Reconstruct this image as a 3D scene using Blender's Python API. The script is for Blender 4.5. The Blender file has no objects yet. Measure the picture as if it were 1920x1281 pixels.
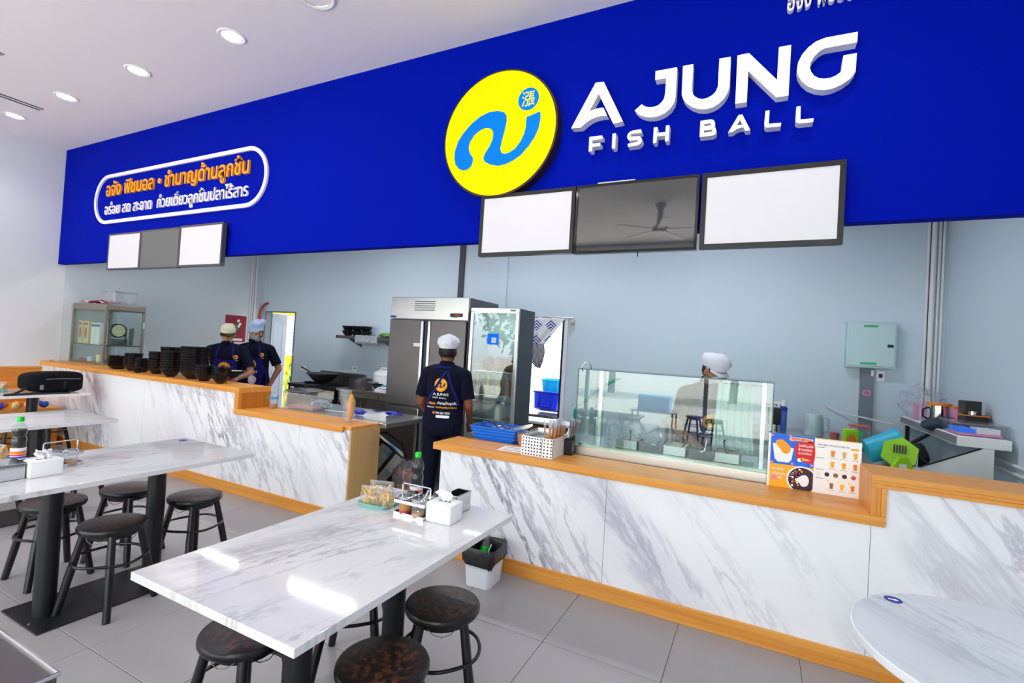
import bpy, bmesh, math, random
from mathutils import Vector, Matrix, noise
from mathutils.bvhtree import BVHTree
random.seed(7)
PI = math.pi
S = bpy.context.scene
C = S.collection

# ------------------------------------------------------------------ camera
R_ = Vector((0.89272979, 0.44653571, 0.06032734)); U_ = Vector((-0.04579737, -0.04327269, 0.99801306)); W_ = Vector((-0.44825899, 0.89371882, 0.01818066))
cd = bpy.data.cameras.new('camera'); cam = bpy.data.objects.new('camera', cd); C.objects.link(cam)
cd.sensor_width = 36.0; cd.lens = 919.527 * 36.0 / 1920.0; cd.clip_start = 0.02
cam.matrix_world = Matrix(((R_.x, U_.x, -W_.x, 0), (R_.y, U_.y, -W_.y, 0), (R_.z, U_.z, -W_.z, 1.51), (0, 0, 0, 1)))
S.camera = cam
# ------------------------------------------------------------------ world and light
S.view_settings.view_transform = 'Standard'; S.view_settings.look = 'None'; S.view_settings.gamma = 1.0
S.view_settings.use_curve_mapping = False
S.view_settings.exposure = 1.17
wd = bpy.data.worlds.new('sky'); S.world = wd; wd.use_nodes = True
bg = wd.node_tree.nodes['Background']; bg.inputs[0].default_value = (0.95, 0.975, 1.0, 1); bg.inputs[1].default_value = 2.6
def area(name, loc, rot, sx, sy, power, col=(1, 1, 1), portal=False, spread=None):
    l = bpy.data.lights.new(name, 'AREA'); l.shape = 'RECTANGLE'; l.size = sx; l.size_y = sy; l.energy = power; l.color = col
    if spread: l.spread = spread
    if portal: l.cycles.is_portal = True
    o = bpy.data.objects.new(name, l); C.objects.link(o); o.location = loc; o.rotation_euler = rot
    return o
# daylight portals in the open shop front, the kitchen doorways and their small yard
area('shopfront_portal', (-3.4, -3.95, 1.75), (PI/2, 0, 0), 10.0, 3.4, 1, portal=True)

# high midday sun over the street: it lights the pavement, not the room
sl = bpy.data.lights.new('sun', 'SUN'); sl.energy = 6.0; sl.angle = 0.01; sl.color = (1, .96, .9)
so = bpy.data.objects.new('sun', sl); C.objects.link(so); so.rotation_euler = (math.radians(14), math.radians(5), 0)

# ------------------------------------------------------------------ helpers
def lin(c):
    c = c / 255.0
    return c / 12.92 if c <= 0.04045 else ((c + 0.055) / 1.055) ** 2.4
def rgb(r, g, b): return (lin(r), lin(g), lin(b), 1.0)
MATS = {}
def nd(nt, t, **k):
    n = nt.nodes.new(t)
    for a, v in k.items(): setattr(n, a, v)
    return n
def mat(name, col=(200, 200, 200), rough=0.5, metal=0.0, spec=0.5, trans=0.0, ior=1.45, emit=None, estr=1.0, alpha=1.0, coat=0.0, sheen=0.0,
        var=0.0, vscale=8.0, bump=0.0, bscale=60.0, aniso=None, sss=0.0):
    """Principled material; var mottles the colour with noise, bump adds fine relief, aniso stretches both along an axis."""
    m = bpy.data.materials.new(name); m.use_nodes = True; nt = m.node_tree; p = nt.nodes['Principled BSDF']
    c = rgb(*col); p.inputs['Base Color'].default_value = c
    p.inputs['Roughness'].default_value = rough; p.inputs['Metallic'].default_value = metal
    p.inputs['Specular IOR Level'].default_value = spec; p.inputs['Transmission Weight'].default_value = trans; p.inputs['IOR'].default_value = ior
    p.inputs['Alpha'].default_value = alpha; p.inputs['Coat Weight'].default_value = coat; p.inputs['Sheen Weight'].default_value = sheen
    if sss: p.inputs['Subsurface Weight'].default_value = sss; p.inputs['Subsurface Radius'].default_value = (0.02, 0.008, 0.004)
    if emit: p.inputs['Emission Color'].default_value = rgb(*emit); p.inputs['Emission Strength'].default_value = estr
    if var or bump:
        tc = nd(nt, 'ShaderNodeTexCoord'); mp = nd(nt, 'ShaderNodeMapping'); nt.links.new(tc.outputs['Object'], mp.inputs[0])
        if aniso: mp.inputs['Scale'].default_value = aniso
    if var:
        n = nd(nt, 'ShaderNodeTexNoise'); n.inputs['Scale'].default_value = vscale; n.inputs['Detail'].default_value = 4; nt.links.new(mp.outputs[0], n.inputs['Vector'])
        mx = nd(nt, 'ShaderNodeMix', data_type='RGBA'); mx.inputs[6].default_value = tuple(x * (1 - var) for x in c[:3]) + (1,); mx.inputs[7].default_value = tuple(min(1, x * (1 + var)) for x in c[:3]) + (1,)
        nt.links.new(n.outputs['Fac'], mx.inputs[0]); nt.links.new(mx.outputs[2], p.inputs['Base Color'])
    if bump:
        n = nd(nt, 'ShaderNodeTexNoise'); n.inputs['Scale'].default_value = bscale; n.inputs['Detail'].default_value = 3; nt.links.new(mp.outputs[0], n.inputs['Vector'])
        b = nd(nt, 'ShaderNodeBump'); b.inputs['Strength'].default_value = bump; b.inputs['Distance'].default_value = 0.01
        nt.links.new(n.outputs['Fac'], b.inputs['Height']); nt.links.new(b.outputs[0], p.inputs['Normal'])
    MATS[name] = m
    return m
def glass(name, col=(235, 245, 242), rough=0.0, tint=0.06, ior=1.45, refl=1.0):
    """Thin clear pane or plastic: mostly transparent with a fresnel reflection, cheap to sample and open to light."""
    m = bpy.data.materials.new(name); m.use_nodes = True; nt = m.node_tree; nt.nodes.clear()
    out = nd(nt, 'ShaderNodeOutputMaterial'); tr = nd(nt, 'ShaderNodeBsdfTransparent'); tr.inputs[0].default_value = rgb(*col)
    gl = nd(nt, 'ShaderNodeBsdfGlossy'); gl.inputs['Roughness'].default_value = rough
    fr = nd(nt, 'ShaderNodeFresnel'); ge = nd(nt, 'ShaderNodeNewGeometry'); io = nd(nt, 'ShaderNodeMix'); io.inputs[2].default_value = ior; io.inputs[3].default_value = 1 / ior
    nt.links.new(ge.outputs['Backfacing'], io.inputs[0]); nt.links.new(io.outputs[0], fr.inputs[0])      # thin pane: the same reflection on both faces
    df = nd(nt, 'ShaderNodeBsdfDiffuse'); df.inputs[0].default_value = rgb(*col)
    m1 = nd(nt, 'ShaderNodeMixShader'); m1.inputs[0].default_value = tint; nt.links.new(tr.outputs[0], m1.inputs[1]); nt.links.new(df.outputs[0], m1.inputs[2])
    mm = nd(nt, 'ShaderNodeMath', operation='MULTIPLY'); mm.inputs[1].default_value = refl; nt.links.new(fr.outputs[0], mm.inputs[0])
    m2 = nd(nt, 'ShaderNodeMixShader'); nt.links.new(mm.outputs[0], m2.inputs[0]); nt.links.new(m1.outputs[0], m2.inputs[1]); nt.links.new(gl.outputs[0], m2.inputs[2])
    nt.links.new(m2.outputs[0], out.inputs[0]); MATS[name] = m
    return m

class MB:
    """Collects boxes, prisms, tubes and lathes; build() links them as one mesh object."""
    def __init__(s): s.v = []; s.f = []; s.bev = False
    def add(s, vs, fs, M=None):
        o = len(s.v)
        s.v += [tuple(M @ Vector(v)) if M else tuple(v) for v in vs]
        s.f += [tuple(i + o for i in f) for f in fs]
        return s
    def box(s, x0, x1, y0, y1, z0, z1, b=0.0, M=None, seg=2):
        if b <= 0:
            vs = [(x, y, z) for z in (z0, z1) for y in (y0, y1) for x in (x0, x1)]
            return s.add(vs, [(0, 2, 3, 1), (4, 5, 7, 6), (0, 1, 5, 4), (2, 6, 7, 3), (0, 4, 6, 2), (1, 3, 7, 5)], M)
        s.bev = True; bm = bmesh.new(); bmesh.ops.create_cube(bm, size=1.0)
        for v in bm.verts: v.co = Vector(((x0 + x1) / 2 + v.co.x * (x1 - x0), (y0 + y1) / 2 + v.co.y * (y1 - y0), (z0 + z1) / 2 + v.co.z * (z1 - z0)))
        b = min(b, 0.49 * min(x1 - x0, y1 - y0, z1 - z0))
        bmesh.ops.bevel(bm, geom=list(bm.edges), offset=b, segments=seg, profile=0.5, affect='EDGES')
        return s.addbm(bm, M)
    def addbm(s, bm, M=None):
        bm.verts.ensure_lookup_table(); bm.verts.index_update()
        s.add([v.co.copy() for v in bm.verts], [[v.index for v in f.verts] for f in bm.faces], M); bm.free()
        return s
    def prism(s, poly, a, b, plane='xz', M=None):
        """poly extruded from a to b along the axis missing from plane."""
        n = len(poly); ar = sum(poly[i][0] * poly[(i + 1) % n][1] - poly[(i + 1) % n][0] * poly[i][1] for i in range(n))
        if ar < 0: poly = poly[::-1]
        mk = {'xz': lambda p, t: (p[0], t, p[1]), 'xy': lambda p, t: (p[0], p[1], t), 'yz': lambda p, t: (t, p[0], p[1])}[plane]
        vs = [mk(p, a) for p in poly] + [mk(p, b) for p in poly]
        fl = (plane == 'xz') != (b < a)
        fs = [tuple(range(n - 1, -1, -1)), tuple(range(n, 2 * n))] + [(i, (i + 1) % n, n + (i + 1) % n, n + i) for i in range(n)]
        if fl: fs = [f[::-1] for f in fs]
        return s.add(vs, fs, M)
    def lathe(s, prof, c=(0, 0, 0), n=24, M=None, close=False, sx=1, sy=1):
        """prof: (radius, z) points bottom to top around the z axis."""
        vs = []; fs = []; idx = []
        for r, z in prof:
            if r < 1e-6: idx.append([len(vs)]); vs.append((c[0], c[1], c[2] + z))
            else:
                idx.append(list(range(len(vs), len(vs) + n)))
                vs += [(c[0] + sx * r * math.cos(2 * PI * k / n), c[1] + sy * r * math.sin(2 * PI * k / n), c[2] + z) for k in range(n)]
        prs = list(zip(idx, idx[1:])) + ([(idx[-1], idx[0])] if close else [])
        for a, b in prs:
            if len(a) == 1 and len(b) == 1: continue
            for k in range(n):
                k2 = (k + 1) % n
                if len(a) == 1: fs.append((a[0], b[k2], b[k]))
                elif len(b) == 1: fs.append((a[k], a[k2], b[0]))
                else: fs.append((a[k], a[k2], b[k2], b[k]))
        return s.add(vs, fs, M)
    def tube(s, pts, r, n=8, closed=False, M=None, cap=True):
        pts = [Vector(p) for p in pts]; m = len(pts); rs = r if isinstance(r, (list, tuple)) else [r] * m
        vs = []; fs = []; up = None
        for i, p in enumerate(pts):
            if closed: t = pts[(i + 1) % m] - pts[i - 1]
            else: t = pts[min(i + 1, m - 1)] - pts[max(i - 1, 0)]
            t.normalize()
            if up is None: up = t.orthogonal().normalized()
            up = (up - t * up.dot(t))
            up = up.normalized() if up.length > 1e-6 else t.orthogonal().normalized()
            q = t.cross(up)
            vs += [p + (up * math.cos(2 * PI * k / n) + q * math.sin(2 * PI * k / n)) * rs[i] for k in range(n)]
        for i in range(m if closed else m - 1):
            j = (i + 1) % m
            for k in range(n): fs.append((i * n + k, i * n + (k + 1) % n, j * n + (k + 1) % n, j * n + k))
        if cap and not closed: fs += [tuple(range(n - 1, -1, -1)), tuple(range((m - 1) * n, m * n))]
        return s.add(vs, fs, M)
    def sph(s, c, rx, ry=None, rz=None, n=14, M=None):
        ry = rx if ry is None else ry; rz = rx if rz is None else rz
        pr = [(math.sin(PI * k / (n // 2)), -math.cos(PI * k / (n // 2))) for k in range(n // 2 + 1)]; pr[0] = (0, -1); pr[-1] = (0, 1)
        m = MB().lathe(pr, n=n)
        return s.add([(c[0] + v[0] * rx, c[1] + v[1] * ry, c[2] + v[2] * rz) for v in m.v], m.f, M)
    def mesh(s, name, smooth=35):
        me = bpy.data.meshes.new(name); me.from_pydata(s.v, [], s.f); me.validate(); me.update()
        if s.bev and smooth == 35: smooth = 20          # keep the big faces of bevelled boxes truly flat
        if smooth: me.shade_smooth(); me.set_sharp_from_angle(angle=math.radians(smooth))
        return me
    def build(s, name, m, parent=None, loc=None, rotz=0, smooth=35, **tags):
        return obj(name, s.mesh(name, smooth), m, parent, loc, rotz, **tags)
def obj(name, me, m, parent=None, loc=None, rotz=0, label=None, cat=None, group=None, kind=None):
    o = bpy.data.objects.new(name, me); C.objects.link(o)
    if m is not None:
        me.materials.clear()
        me.materials.append(MATS[m] if isinstance(m, str) else m)
    if parent: o.parent = parent
    if loc: o.location = loc
    if rotz: o.rotation_euler = (0, 0, rotz)
    return tag(o, label, cat, group, kind)
def tag(o, label=None, cat=None, group=None, kind=None):
    if label: o['label'] = label
    if cat: o['category'] = cat
    if group: o['group'] = group
    if kind: o['kind'] = kind
    return o
def thing(name, label, cat, loc=(0, 0, 0), rotz=0, group=None):
    o = bpy.data.objects.new(name, None); C.objects.link(o); o.location = loc; o.rotation_euler = (0, 0, rotz); o.empty_display_size = 0.05
    return tag(o, label, cat, group)
def dup(root, loc, rotz=0, label=None, group=None, scale=None):
    r = root.copy(); C.objects.link(r); r.location = loc; r.rotation_euler = (0, 0, rotz)
    if scale: r.scale = (scale,) * 3
    if label: r['label'] = label
    if group: r['group'] = group
    for ch in list(root.children):
        c = ch.copy(); C.objects.link(c); c.parent = r
        for g in list(ch.children):
            d = g.copy(); C.objects.link(d); d.parent = c
    return r
def text_mesh(s, rect, y, depth=0.0, bold=0.0, keep=True, lsp=1.0):
    """Lettering as a mesh in the XZ plane fitted to rect = (x0, x1, z0, z1), front face at y, depth towards +y."""
    cu = bpy.data.curves.new('lettering', 'FONT'); cu.body = s; cu.size = 1; cu.offset = bold; cu.resolution_u = 3; cu.space_character = lsp
    if depth: cu.extrude = 0.5
    to = bpy.data.objects.new('lettering', cu); C.objects.link(to)
    dg = bpy.context.evaluated_depsgraph_get(); me = bpy.data.meshes.new_from_object(to.evaluated_get(dg))
    bpy.data.objects.remove(to); bpy.data.curves.remove(cu)
    xs = [v.co.x for v in me.vertices]; ys = [v.co.y for v in me.vertices]
    x0, x1, y0, y1 = min(xs), max(xs), min(ys), max(ys)
    fx = (rect[1] - rect[0]) / (x1 - x0); fz = (rect[3] - rect[2]) / (y1 - y0)
    if keep == 'min': fx = fz = min(fx, fz)
    for v in me.vertices:
        x, q, z = v.co
        v.co = (rect[0] + (x - x0) * fx, y + (0.5 - z) * depth if depth else y, rect[2] + (q - y0) * fz)
    me.update()
    return me
def split_words(me, name, m, parent, gap):
    """Cut a lettering mesh into words at horizontal gaps and link each as its own part."""
    bm = bmesh.new(); bm.from_mesh(me); bm.faces.ensure_lookup_table()
    iv = sorted((min(v.co.x for v in f.verts), max(v.co.x for v in f.verts)) for f in bm.faces); cuts = []; e = iv[0][1]
    for a, b in iv:
        if a > e + gap: cuts.append((a + e) / 2)
        e = max(e, b)
    bm.free(); out = []
    for k in range(len(cuts) + 1):
        lo = cuts[k - 1] if k else -1e9; hi = cuts[k] if k < len(cuts) else 1e9
        b2 = bmesh.new(); b2.from_mesh(me); bmesh.ops.delete(b2, geom=[f for f in b2.faces if not lo <= f.calc_center_median().x < hi], context='FACES'); mm = bpy.data.meshes.new(name); b2.to_mesh(mm); b2.free()
        out.append(obj(name, mm, m, parent))
    return out
def smoothpoly(pts, k=4):
    """Closed Catmull-Rom curve through pts."""
    n = len(pts); out = []
    for i in range(n):
        p0, p1, p2, p3 = (Vector(pts[(i + j - 1) % n]) for j in range(4))
        for t in range(k):
            t /= k
            out.append(tuple(0.5 * ((2 * p1) + (-p0 + p2) * t + (2 * p0 - 5 * p1 + 4 * p2 - p3) * t * t + (-p0 + 3 * p1 - 3 * p2 + p3) * t ** 3)))
    return out
def disc(cx, cz, r, n=48, a0=0): return [(cx + r * math.cos(2 * PI * k / n + a0), cz + r * math.sin(2 * PI * k / n + a0)) for k in range(n)]
def rrect(x0, x1, z0, z1, r, n=8):
    out = []
    for cx, cz, a in ((x1 - r, z1 - r, 0), (x0 + r, z1 - r, PI / 2), (x0 + r, z0 + r, PI), (x1 - r, z0 + r, 1.5 * PI)):
        out += [(cx + r * math.cos(a + PI / 2 * k / n), cz + r * math.sin(a + PI / 2 * k / n)) for k in range(n + 1)]
    return out
def rot(ax, a): return Matrix.Rotation(a, 4, ax)
def T(x, y, z): return Matrix.Translation((x, y, z))

# ------------------------------------------------------------------ materials
def marble(name, base, vein, soft, ang, plane, dens=1.0, rough=0.25, stretch=5.0, coat=0.0, cover=0.5):
    """White marble laminate: long streaky veins running at ang (radians) in the given plane."""
    m = bpy.data.materials.new(name); m.use_nodes = True; nt = m.node_tree; p = nt.nodes['Principled BSDF']; L = nt.links.new
    tc = nd(nt, 'ShaderNodeTexCoord'); sp = nd(nt, 'ShaderNodeSeparateXYZ'); L(tc.outputs['Object'], sp.inputs[0])
    a, b = {'xz': (0, 2), 'xy': (0, 1), 'yx': (1, 0)}[plane]
    def lc(ca, cb):
        m1 = nd(nt, 'ShaderNodeMath', operation='MULTIPLY'); m1.inputs[1].default_value = ca; L(sp.outputs[a], m1.inputs[0])
        m2 = nd(nt, 'ShaderNodeMath', operation='MULTIPLY_ADD'); m2.inputs[1].default_value = cb; L(sp.outputs[b], m2.inputs[0]); L(m1.outputs[0], m2.inputs[2])
        return m2.outputs[0]
    u = lc(math.cos(ang) / stretch, math.sin(ang) / stretch); v = lc(-math.sin(ang), math.cos(ang))
    cb = nd(nt, 'ShaderNodeCombineXYZ'); L(u, cb.inputs[0]); L(v, cb.inputs[1])
    fac = None
    for sc, w, dist, off in ((2.2, 0.035, 1.6, 0), (5.0, 0.03, 1.2, 3.7), (9.0, 0.045, 0.8, 9.1)):
        mp = nd(nt, 'ShaderNodeMapping'); mp.inputs['Location'].default_value = (off, off * 1.7, off * 0.3); L(cb.outputs[0], mp.inputs[0])
        n = nd(nt, 'ShaderNodeTexNoise'); n.inputs['Scale'].default_value = sc * dens; n.inputs['Detail'].default_value = 7; n.inputs['Roughness'].default_value = 0.62; n.inputs['Distortion'].default_value = dist * 0.25
        L(mp.outputs[0], n.inputs['Vector'])
        s1 = nd(nt, 'ShaderNodeMath', operation='SUBTRACT'); s1.inputs[1].default_value = 0.5; L(n.outputs['Fac'], s1.inputs[0])
        ab = nd(nt, 'ShaderNodeMath', operation='ABSOLUTE'); L(s1.outputs[0], ab.inputs[0])
        mr = nd(nt, 'ShaderNodeMapRange'); mr.inputs[1].default_value = 0; mr.inputs[2].default_value = w; mr.inputs[3].default_value = 1; mr.inputs[4].default_value = 0; L(ab.outputs[0], mr.inputs[0])
        # a broad mask so that veins come in bands with clean areas between
        n2 = nd(nt, 'ShaderNodeTexNoise'); n2.inputs['Scale'].default_value = 1.9 * dens; n2.inputs['Detail'].default_value = 2; L(mp.outputs[0], n2.inputs['Vector'])
        mk = nd(nt, 'ShaderNodeMapRange'); mk.inputs[1].default_value = cover; mk.inputs[2].default_value = cover + 0.2; L(n2.outputs['Fac'], mk.inputs[0])
        mu = nd(nt, 'ShaderNodeMath', operation='MULTIPLY'); L(mr.outputs[0], mu.inputs[0]); L(mk.outputs[0], mu.inputs[1])
        if fac is None: fac = mu.outputs[0]
        else:
            mx = nd(nt, 'ShaderNodeMath', operation='MAXIMUM'); L(fac, mx.inputs[0]); L(mu.outputs[0], mx.inputs[1]); fac = mx.outputs[0]
    n3 = nd(nt, 'ShaderNodeTexNoise'); n3.inputs['Scale'].default_value = 1.6 * dens; n3.inputs['Detail'].default_value = 5; L(cb.outputs[0], n3.inputs['Vector'])
    mr3 = nd(nt, 'ShaderNodeMapRange'); mr3.inputs[1].default_value = 0.52; mr3.inputs[2].default_value = 0.72; L(n3.outputs['Fac'], mr3.inputs[0])
    c1 = nd(nt, 'ShaderNodeMix', data_type='RGBA'); c1.inputs[6].default_value = rgb(*base); c1.inputs[7].default_value = rgb(*soft); L(mr3.outputs[0], c1.inputs[0])
    c2 = nd(nt, 'ShaderNodeMix', data_type='RGBA'); L(c1.outputs[2], c2.inputs[6]); c2.inputs[7].default_value = rgb(*vein); L(fac, c2.inputs[0])
    L(c2.outputs[2], p.inputs['Base Color']); p.inputs['Roughness'].default_value = rough; p.inputs['Coat Weight'].default_value = coat; p.inputs['Coat Roughness'].default_value = 0.03
    MATS[name] = m
def wood(name, c0, c1, axis, rough=0.4, sc=30.0):
    """Straight-grained laminate with the grain along axis (0, 1, 2)."""
    m = bpy.data.materials.new(name); m.use_nodes = True; nt = m.node_tree; p = nt.nodes['Principled BSDF']; L = nt.links.new
    tc = nd(nt, 'ShaderNodeTexCoord'); mp = nd(nt, 'ShaderNodeMapping'); s = [1.0, 1.0, 1.0]; s[axis] = 0.03; mp.inputs['Scale'].default_value = s; L(tc.outputs['Object'], mp.inputs[0])
    n = nd(nt, 'ShaderNodeTexNoise'); n.inputs['Scale'].default_value = sc; n.inputs['Detail'].default_value = 6; n.inputs['Roughness'].default_value = 0.65; L(mp.outputs[0], n.inputs['Vector'])
    mr = nd(nt, 'ShaderNodeMapRange'); mr.inputs[1].default_value = 0.3; mr.inputs[2].default_value = 0.7; L(n.outputs['Fac'], mr.inputs[0])
    mx = nd(nt, 'ShaderNodeMix', data_type='RGBA'); mx.inputs[6].default_value = rgb(*c0); mx.inputs[7].default_value = rgb(*c1); L(mr.outputs[0], mx.inputs[0]); L(mx.outputs[2], p.inputs['Base Color'])
    p.inputs['Roughness'].default_value = rough
    MATS[name] = m
marble('counter_marble', (238, 239, 245), (128, 122, 150), (212, 212, 228), -0.95, 'xz', 0.82, 0.32, 4.6, 0.0, 0.505)
marble('table_marble', (222, 220, 223), (156, 153, 158), (208, 206, 210), 0.25, 'yx', 1.5, 0.055, 4.0, 0.1, 0.50)
marble('table_marble_round', (222, 226, 232), (150, 150, 160), (204, 209, 218), -0.9, 'xy', 1.5, 0.16, 5.0, 0.3, 0.56)
wood('wood_x', (206, 128, 40), (232, 165, 78), 0); wood('wood_y', (206, 128, 40), (232, 165, 78), 1); wood('wood_z', (206, 128, 40), (230, 160, 72), 2)
wood('wood_dark_z', (176, 100, 18), (206, 128, 40), 2); wood('plywood', (196, 156, 100), (212, 172, 116), 2, 0.6, 14)
wood('wainscot', (190, 112, 30), (214, 138, 48), 1); wood('slat_wood', (92, 60, 36), (128, 86, 54), 0)
mat('wall_paint', (216, 218, 224), 0.75, var=0.015, vscale=1.5)
mat('kitchen_paint', (192, 208, 220), 0.6, var=0.015, vscale=1.5)
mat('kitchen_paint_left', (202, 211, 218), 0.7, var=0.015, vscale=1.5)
mat('ceiling_paint', (240, 237, 240), 0.85, var=0.01, vscale=1)
mat('fascia_blue', (0, 19, 156), 0.66, var=0.03, vscale=0.6, spec=0.03)
mat('tile', (160, 157, 159), 0.32, var=0.05, vscale=2.2, spec=0.4)
mat('grout', (116, 114, 116), 0.9); mat('concrete', (206, 204, 198), 0.9, var=0.1)
mat('white_plastic', (240, 240, 242), 0.35); mat('white_acrylic', (212, 209, 217), 0.35, spec=0.3, emit=(250, 248, 255), estr=0.02)
mat('white_matt', (236, 236, 238), 0.7); mat('grey_plastic', (120, 122, 126), 0.5)
mat('black_plastic', (22, 22, 25), 0.35); mat('black_rubber', (18, 18, 20), 0.7); mat('black_metal', (24, 24, 27), 0.42, spec=0.45, bump=0.06, bscale=300)
mat('black_gloss', (8, 8, 10), 0.06, spec=0.6); mat('black_ceramic', (20, 20, 24), 0.26, spec=0.5)
mat('stool_lacquer', (20, 19, 21), 0.3, bump=0.05, bscale=80)
mat('steel', (196, 196, 194), 0.28, 1.0, bump=0.05, bscale=40, aniso=(1, 1, 14)); mat('steel_dark', (114, 110, 112), 0.48, 1.0, var=0.12, vscale=3)
mat('steel_polish', (216, 216, 218), 0.12, 1.0); mat('champagne_metal', (160, 150, 138), 0.38, 0.85); mat('alu', (206, 208, 210), 0.3, 0.9)
mat('sign_yellow', (238, 216, 0), 0.55, spec=0.05, emit=(255, 238, 0), estr=0.07); mat('sign_blue', (0, 104, 240), 0.5, spec=0.1, emit=(0, 128, 255), estr=0.14)
mat('sign_rim', (48, 28, 30), 0.5); mat('letter_white', (250, 250, 252), 0.4, emit=(255, 255, 255), estr=0.14); mat('letter_side', (236, 236, 240), 0.45)
mat('letter_orange', (255, 158, 10), 0.45); mat('letter_print', (236, 232, 244), 0.45)
mat('lamp_glow', (255, 255, 255), 0.5, emit=(255, 252, 246), estr=12); mat('tube_glow', (255, 255, 255), 0.5, emit=(250, 253, 255), estr=6)
glass('clear_glass', (240, 248, 246), 0.0, 0.015, 1.5); glass('case_glass', (240, 249, 247), 0.0, 0.012, 1.55, 1.2); glass('clear_plastic', (246, 248, 250), 0.06, 0.06, 1.45)
glass('film', (246, 246, 250), 0.12, 0.12, 1.45); glass('tub_plastic', (236, 239, 243), 0.1, 0.22, 1.45); glass('smoke_glass', (200, 204, 210), 0.02, 0.05, 1.5); glass('blue_plastic_clear', (120, 160, 230), 0.05, 0.25, 1.45)
mat('glass_edge', (20, 96, 86), 0.15, trans=0.2); mat('navy_cloth', (11, 14, 36), 0.9, spec=0.2, bump=0.25, bscale=26); mat('apron_cloth', (30, 24, 100), 0.85, spec=0.2, bump=0.2, bscale=26)
mat('pants_cloth', (12, 17, 38), 0.9, spec=0.2, bump=0.2, bscale=22)
mat('skin', (168, 112, 84), 0.5, sss=0.08); mat('skin_dark', (132, 76, 46), 0.5, sss=0.06); mat('hair', (18, 14, 13), 0.55)
mat('mask_grey', (150, 154, 160), 0.85); mat('mask_black', (24, 24, 27), 0.8); mat('hat_white', (226, 228, 240), 0.85, bump=0.3, bscale=30); mat('hat_blue', (172, 190, 220), 0.85, bump=0.3, bscale=30); mat('cap_cream', (214, 204, 180), 0.85, bump=0.2, bscale=60)
mat('print_orange', (236, 160, 30), 0.6); mat('print_dark', (26, 18, 48), 0.7); mat('print_white', (232, 232, 236), 0.6)
mat('bottle_green', (0, 196, 40), 0.35); mat('soy_dark', (16, 9, 11), 0.25, spec=0.25); mat('label_white', (222, 226, 236), 0.5); mat('label_orange', (226, 120, 20), 0.5); mat('label_blue', (30, 60, 170), 0.5); mat('label_red', (206, 40, 30), 0.5)
mat('chilli_red', (196, 36, 14), 0.25); mat('chilli_oil', (190, 120, 20), 0.2); mat('sauce_tan', (216, 172, 120), 0.4); mat('sugar', (226, 222, 214), 0.8)
mat('mint_plastic', (140, 214, 204), 0.35); mat('crisp_gold', (232, 184, 84), 0.65, var=0.25, vscale=60); mat('crisp_pale', (238, 206, 132), 0.7, var=0.2, vscale=60)
mat('tissue', (246, 246, 248), 0.9); mat('bin_liner', (30, 31, 36), 0.32, bump=0.5, bscale=22); mat('bin_white', (234, 236, 244), 0.4)
mat('blue_crate', (10, 110, 225), 0.4); mat('deep_blue', (16, 44, 200), 0.45); mat('cyan_plastic', (20, 176, 232), 0.4); mat('lime_plastic', (150, 208, 8), 0.4); mat('turquoise', (30, 170, 206), 0.45)
mat('glove_blue', (18, 30, 170), 0.4); mat('red_paint', (176, 44, 40), 0.45); mat('green_hose', (30, 160, 130), 0.4); mat('green_sticker', (46, 180, 110), 0.6); mat('pink_plastic', (232, 130, 176), 0.5); mat('purple', (96, 40, 120), 0.5)
mat('panel_grey', (176, 200, 206), 0.4, metal=0.2); mat('pillar_grey', (112, 122, 132), 0.6); mat('pillar_dark', (62, 66, 74), 0.6); mat('conduit', (214, 216, 220), 0.5); mat('fridge_side', (52, 58, 66), 0.38); mat('fridge_inside', (206, 214, 222), 0.5)
mat('poster_red', (140, 24, 52), 0.6); mat('poster_green', (30, 150, 110), 0.6); mat('paper', (236, 234, 232), 0.7); mat('paper_blue', (150, 176, 220), 0.7); mat('door_white', (206, 216, 234), 0.5)
mat('outside_yellow', (246, 190, 10), 0.8, var=0.05); mat('outside_white', (246, 246, 246), 0.8); mat('shutter', (150, 148, 156), 0.6); mat('leaf', (120, 170, 40), 0.6, var=0.4, vscale=6); mat('leaf_dark', (96, 150, 56), 0.7, var=0.5, vscale=5); mat('bark', (90, 72, 56), 0.9)
mat('straw_brown', (196, 120, 40), 0.5); mat('straw_dark', (58, 38, 38), 0.5); mat('orange_cup', (240, 130, 20), 0.4); mat('backpack', (14, 15, 20), 0.75, spec=0.15, bump=0.3, bscale=40); mat('backpack_trim', (12, 12, 15), 0.5)
mat('tea_brown', (150, 92, 58), 0.3); mat('tea_pink', (186, 120, 110), 0.3); mat('cap_green', (60, 170, 110), 0.4); mat('cream', (232, 218, 176), 0.6); mat('carton_red', (196, 96, 84), 0.6); mat('carton_yellow', (222, 206, 150), 0.6)
mat('bag_teal', (40, 130, 160), 0.6, var=0.3, vscale=5); mat('bag_cream', (196, 186, 170), 0.7, var=0.1); mat('onion', (182, 116, 96), 0.6, var=0.2, vscale=20); mat('noodle_yellow', (226, 156, 16), 0.5, var=0.15, vscale=30)
mat('cloth_check', (206, 216, 218), 0.85); mat('sticker_blue', (14, 50, 160), 0.4); mat('dark_food', (60, 34, 52), 0.6); mat('menu_blue', (20, 104, 232), 0.5); mat('menu_yellow', (250, 176, 20), 0.5); mat('menu_red', (222, 20, 30), 0.5); mat('menu_white', (244, 244, 246), 0.5); mat('menu_peach', (250, 190, 140), 0.5)
mat('mango', (245, 160, 20), 0.5); mat('menu_pink', (236, 130, 170), 0.5)
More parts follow.
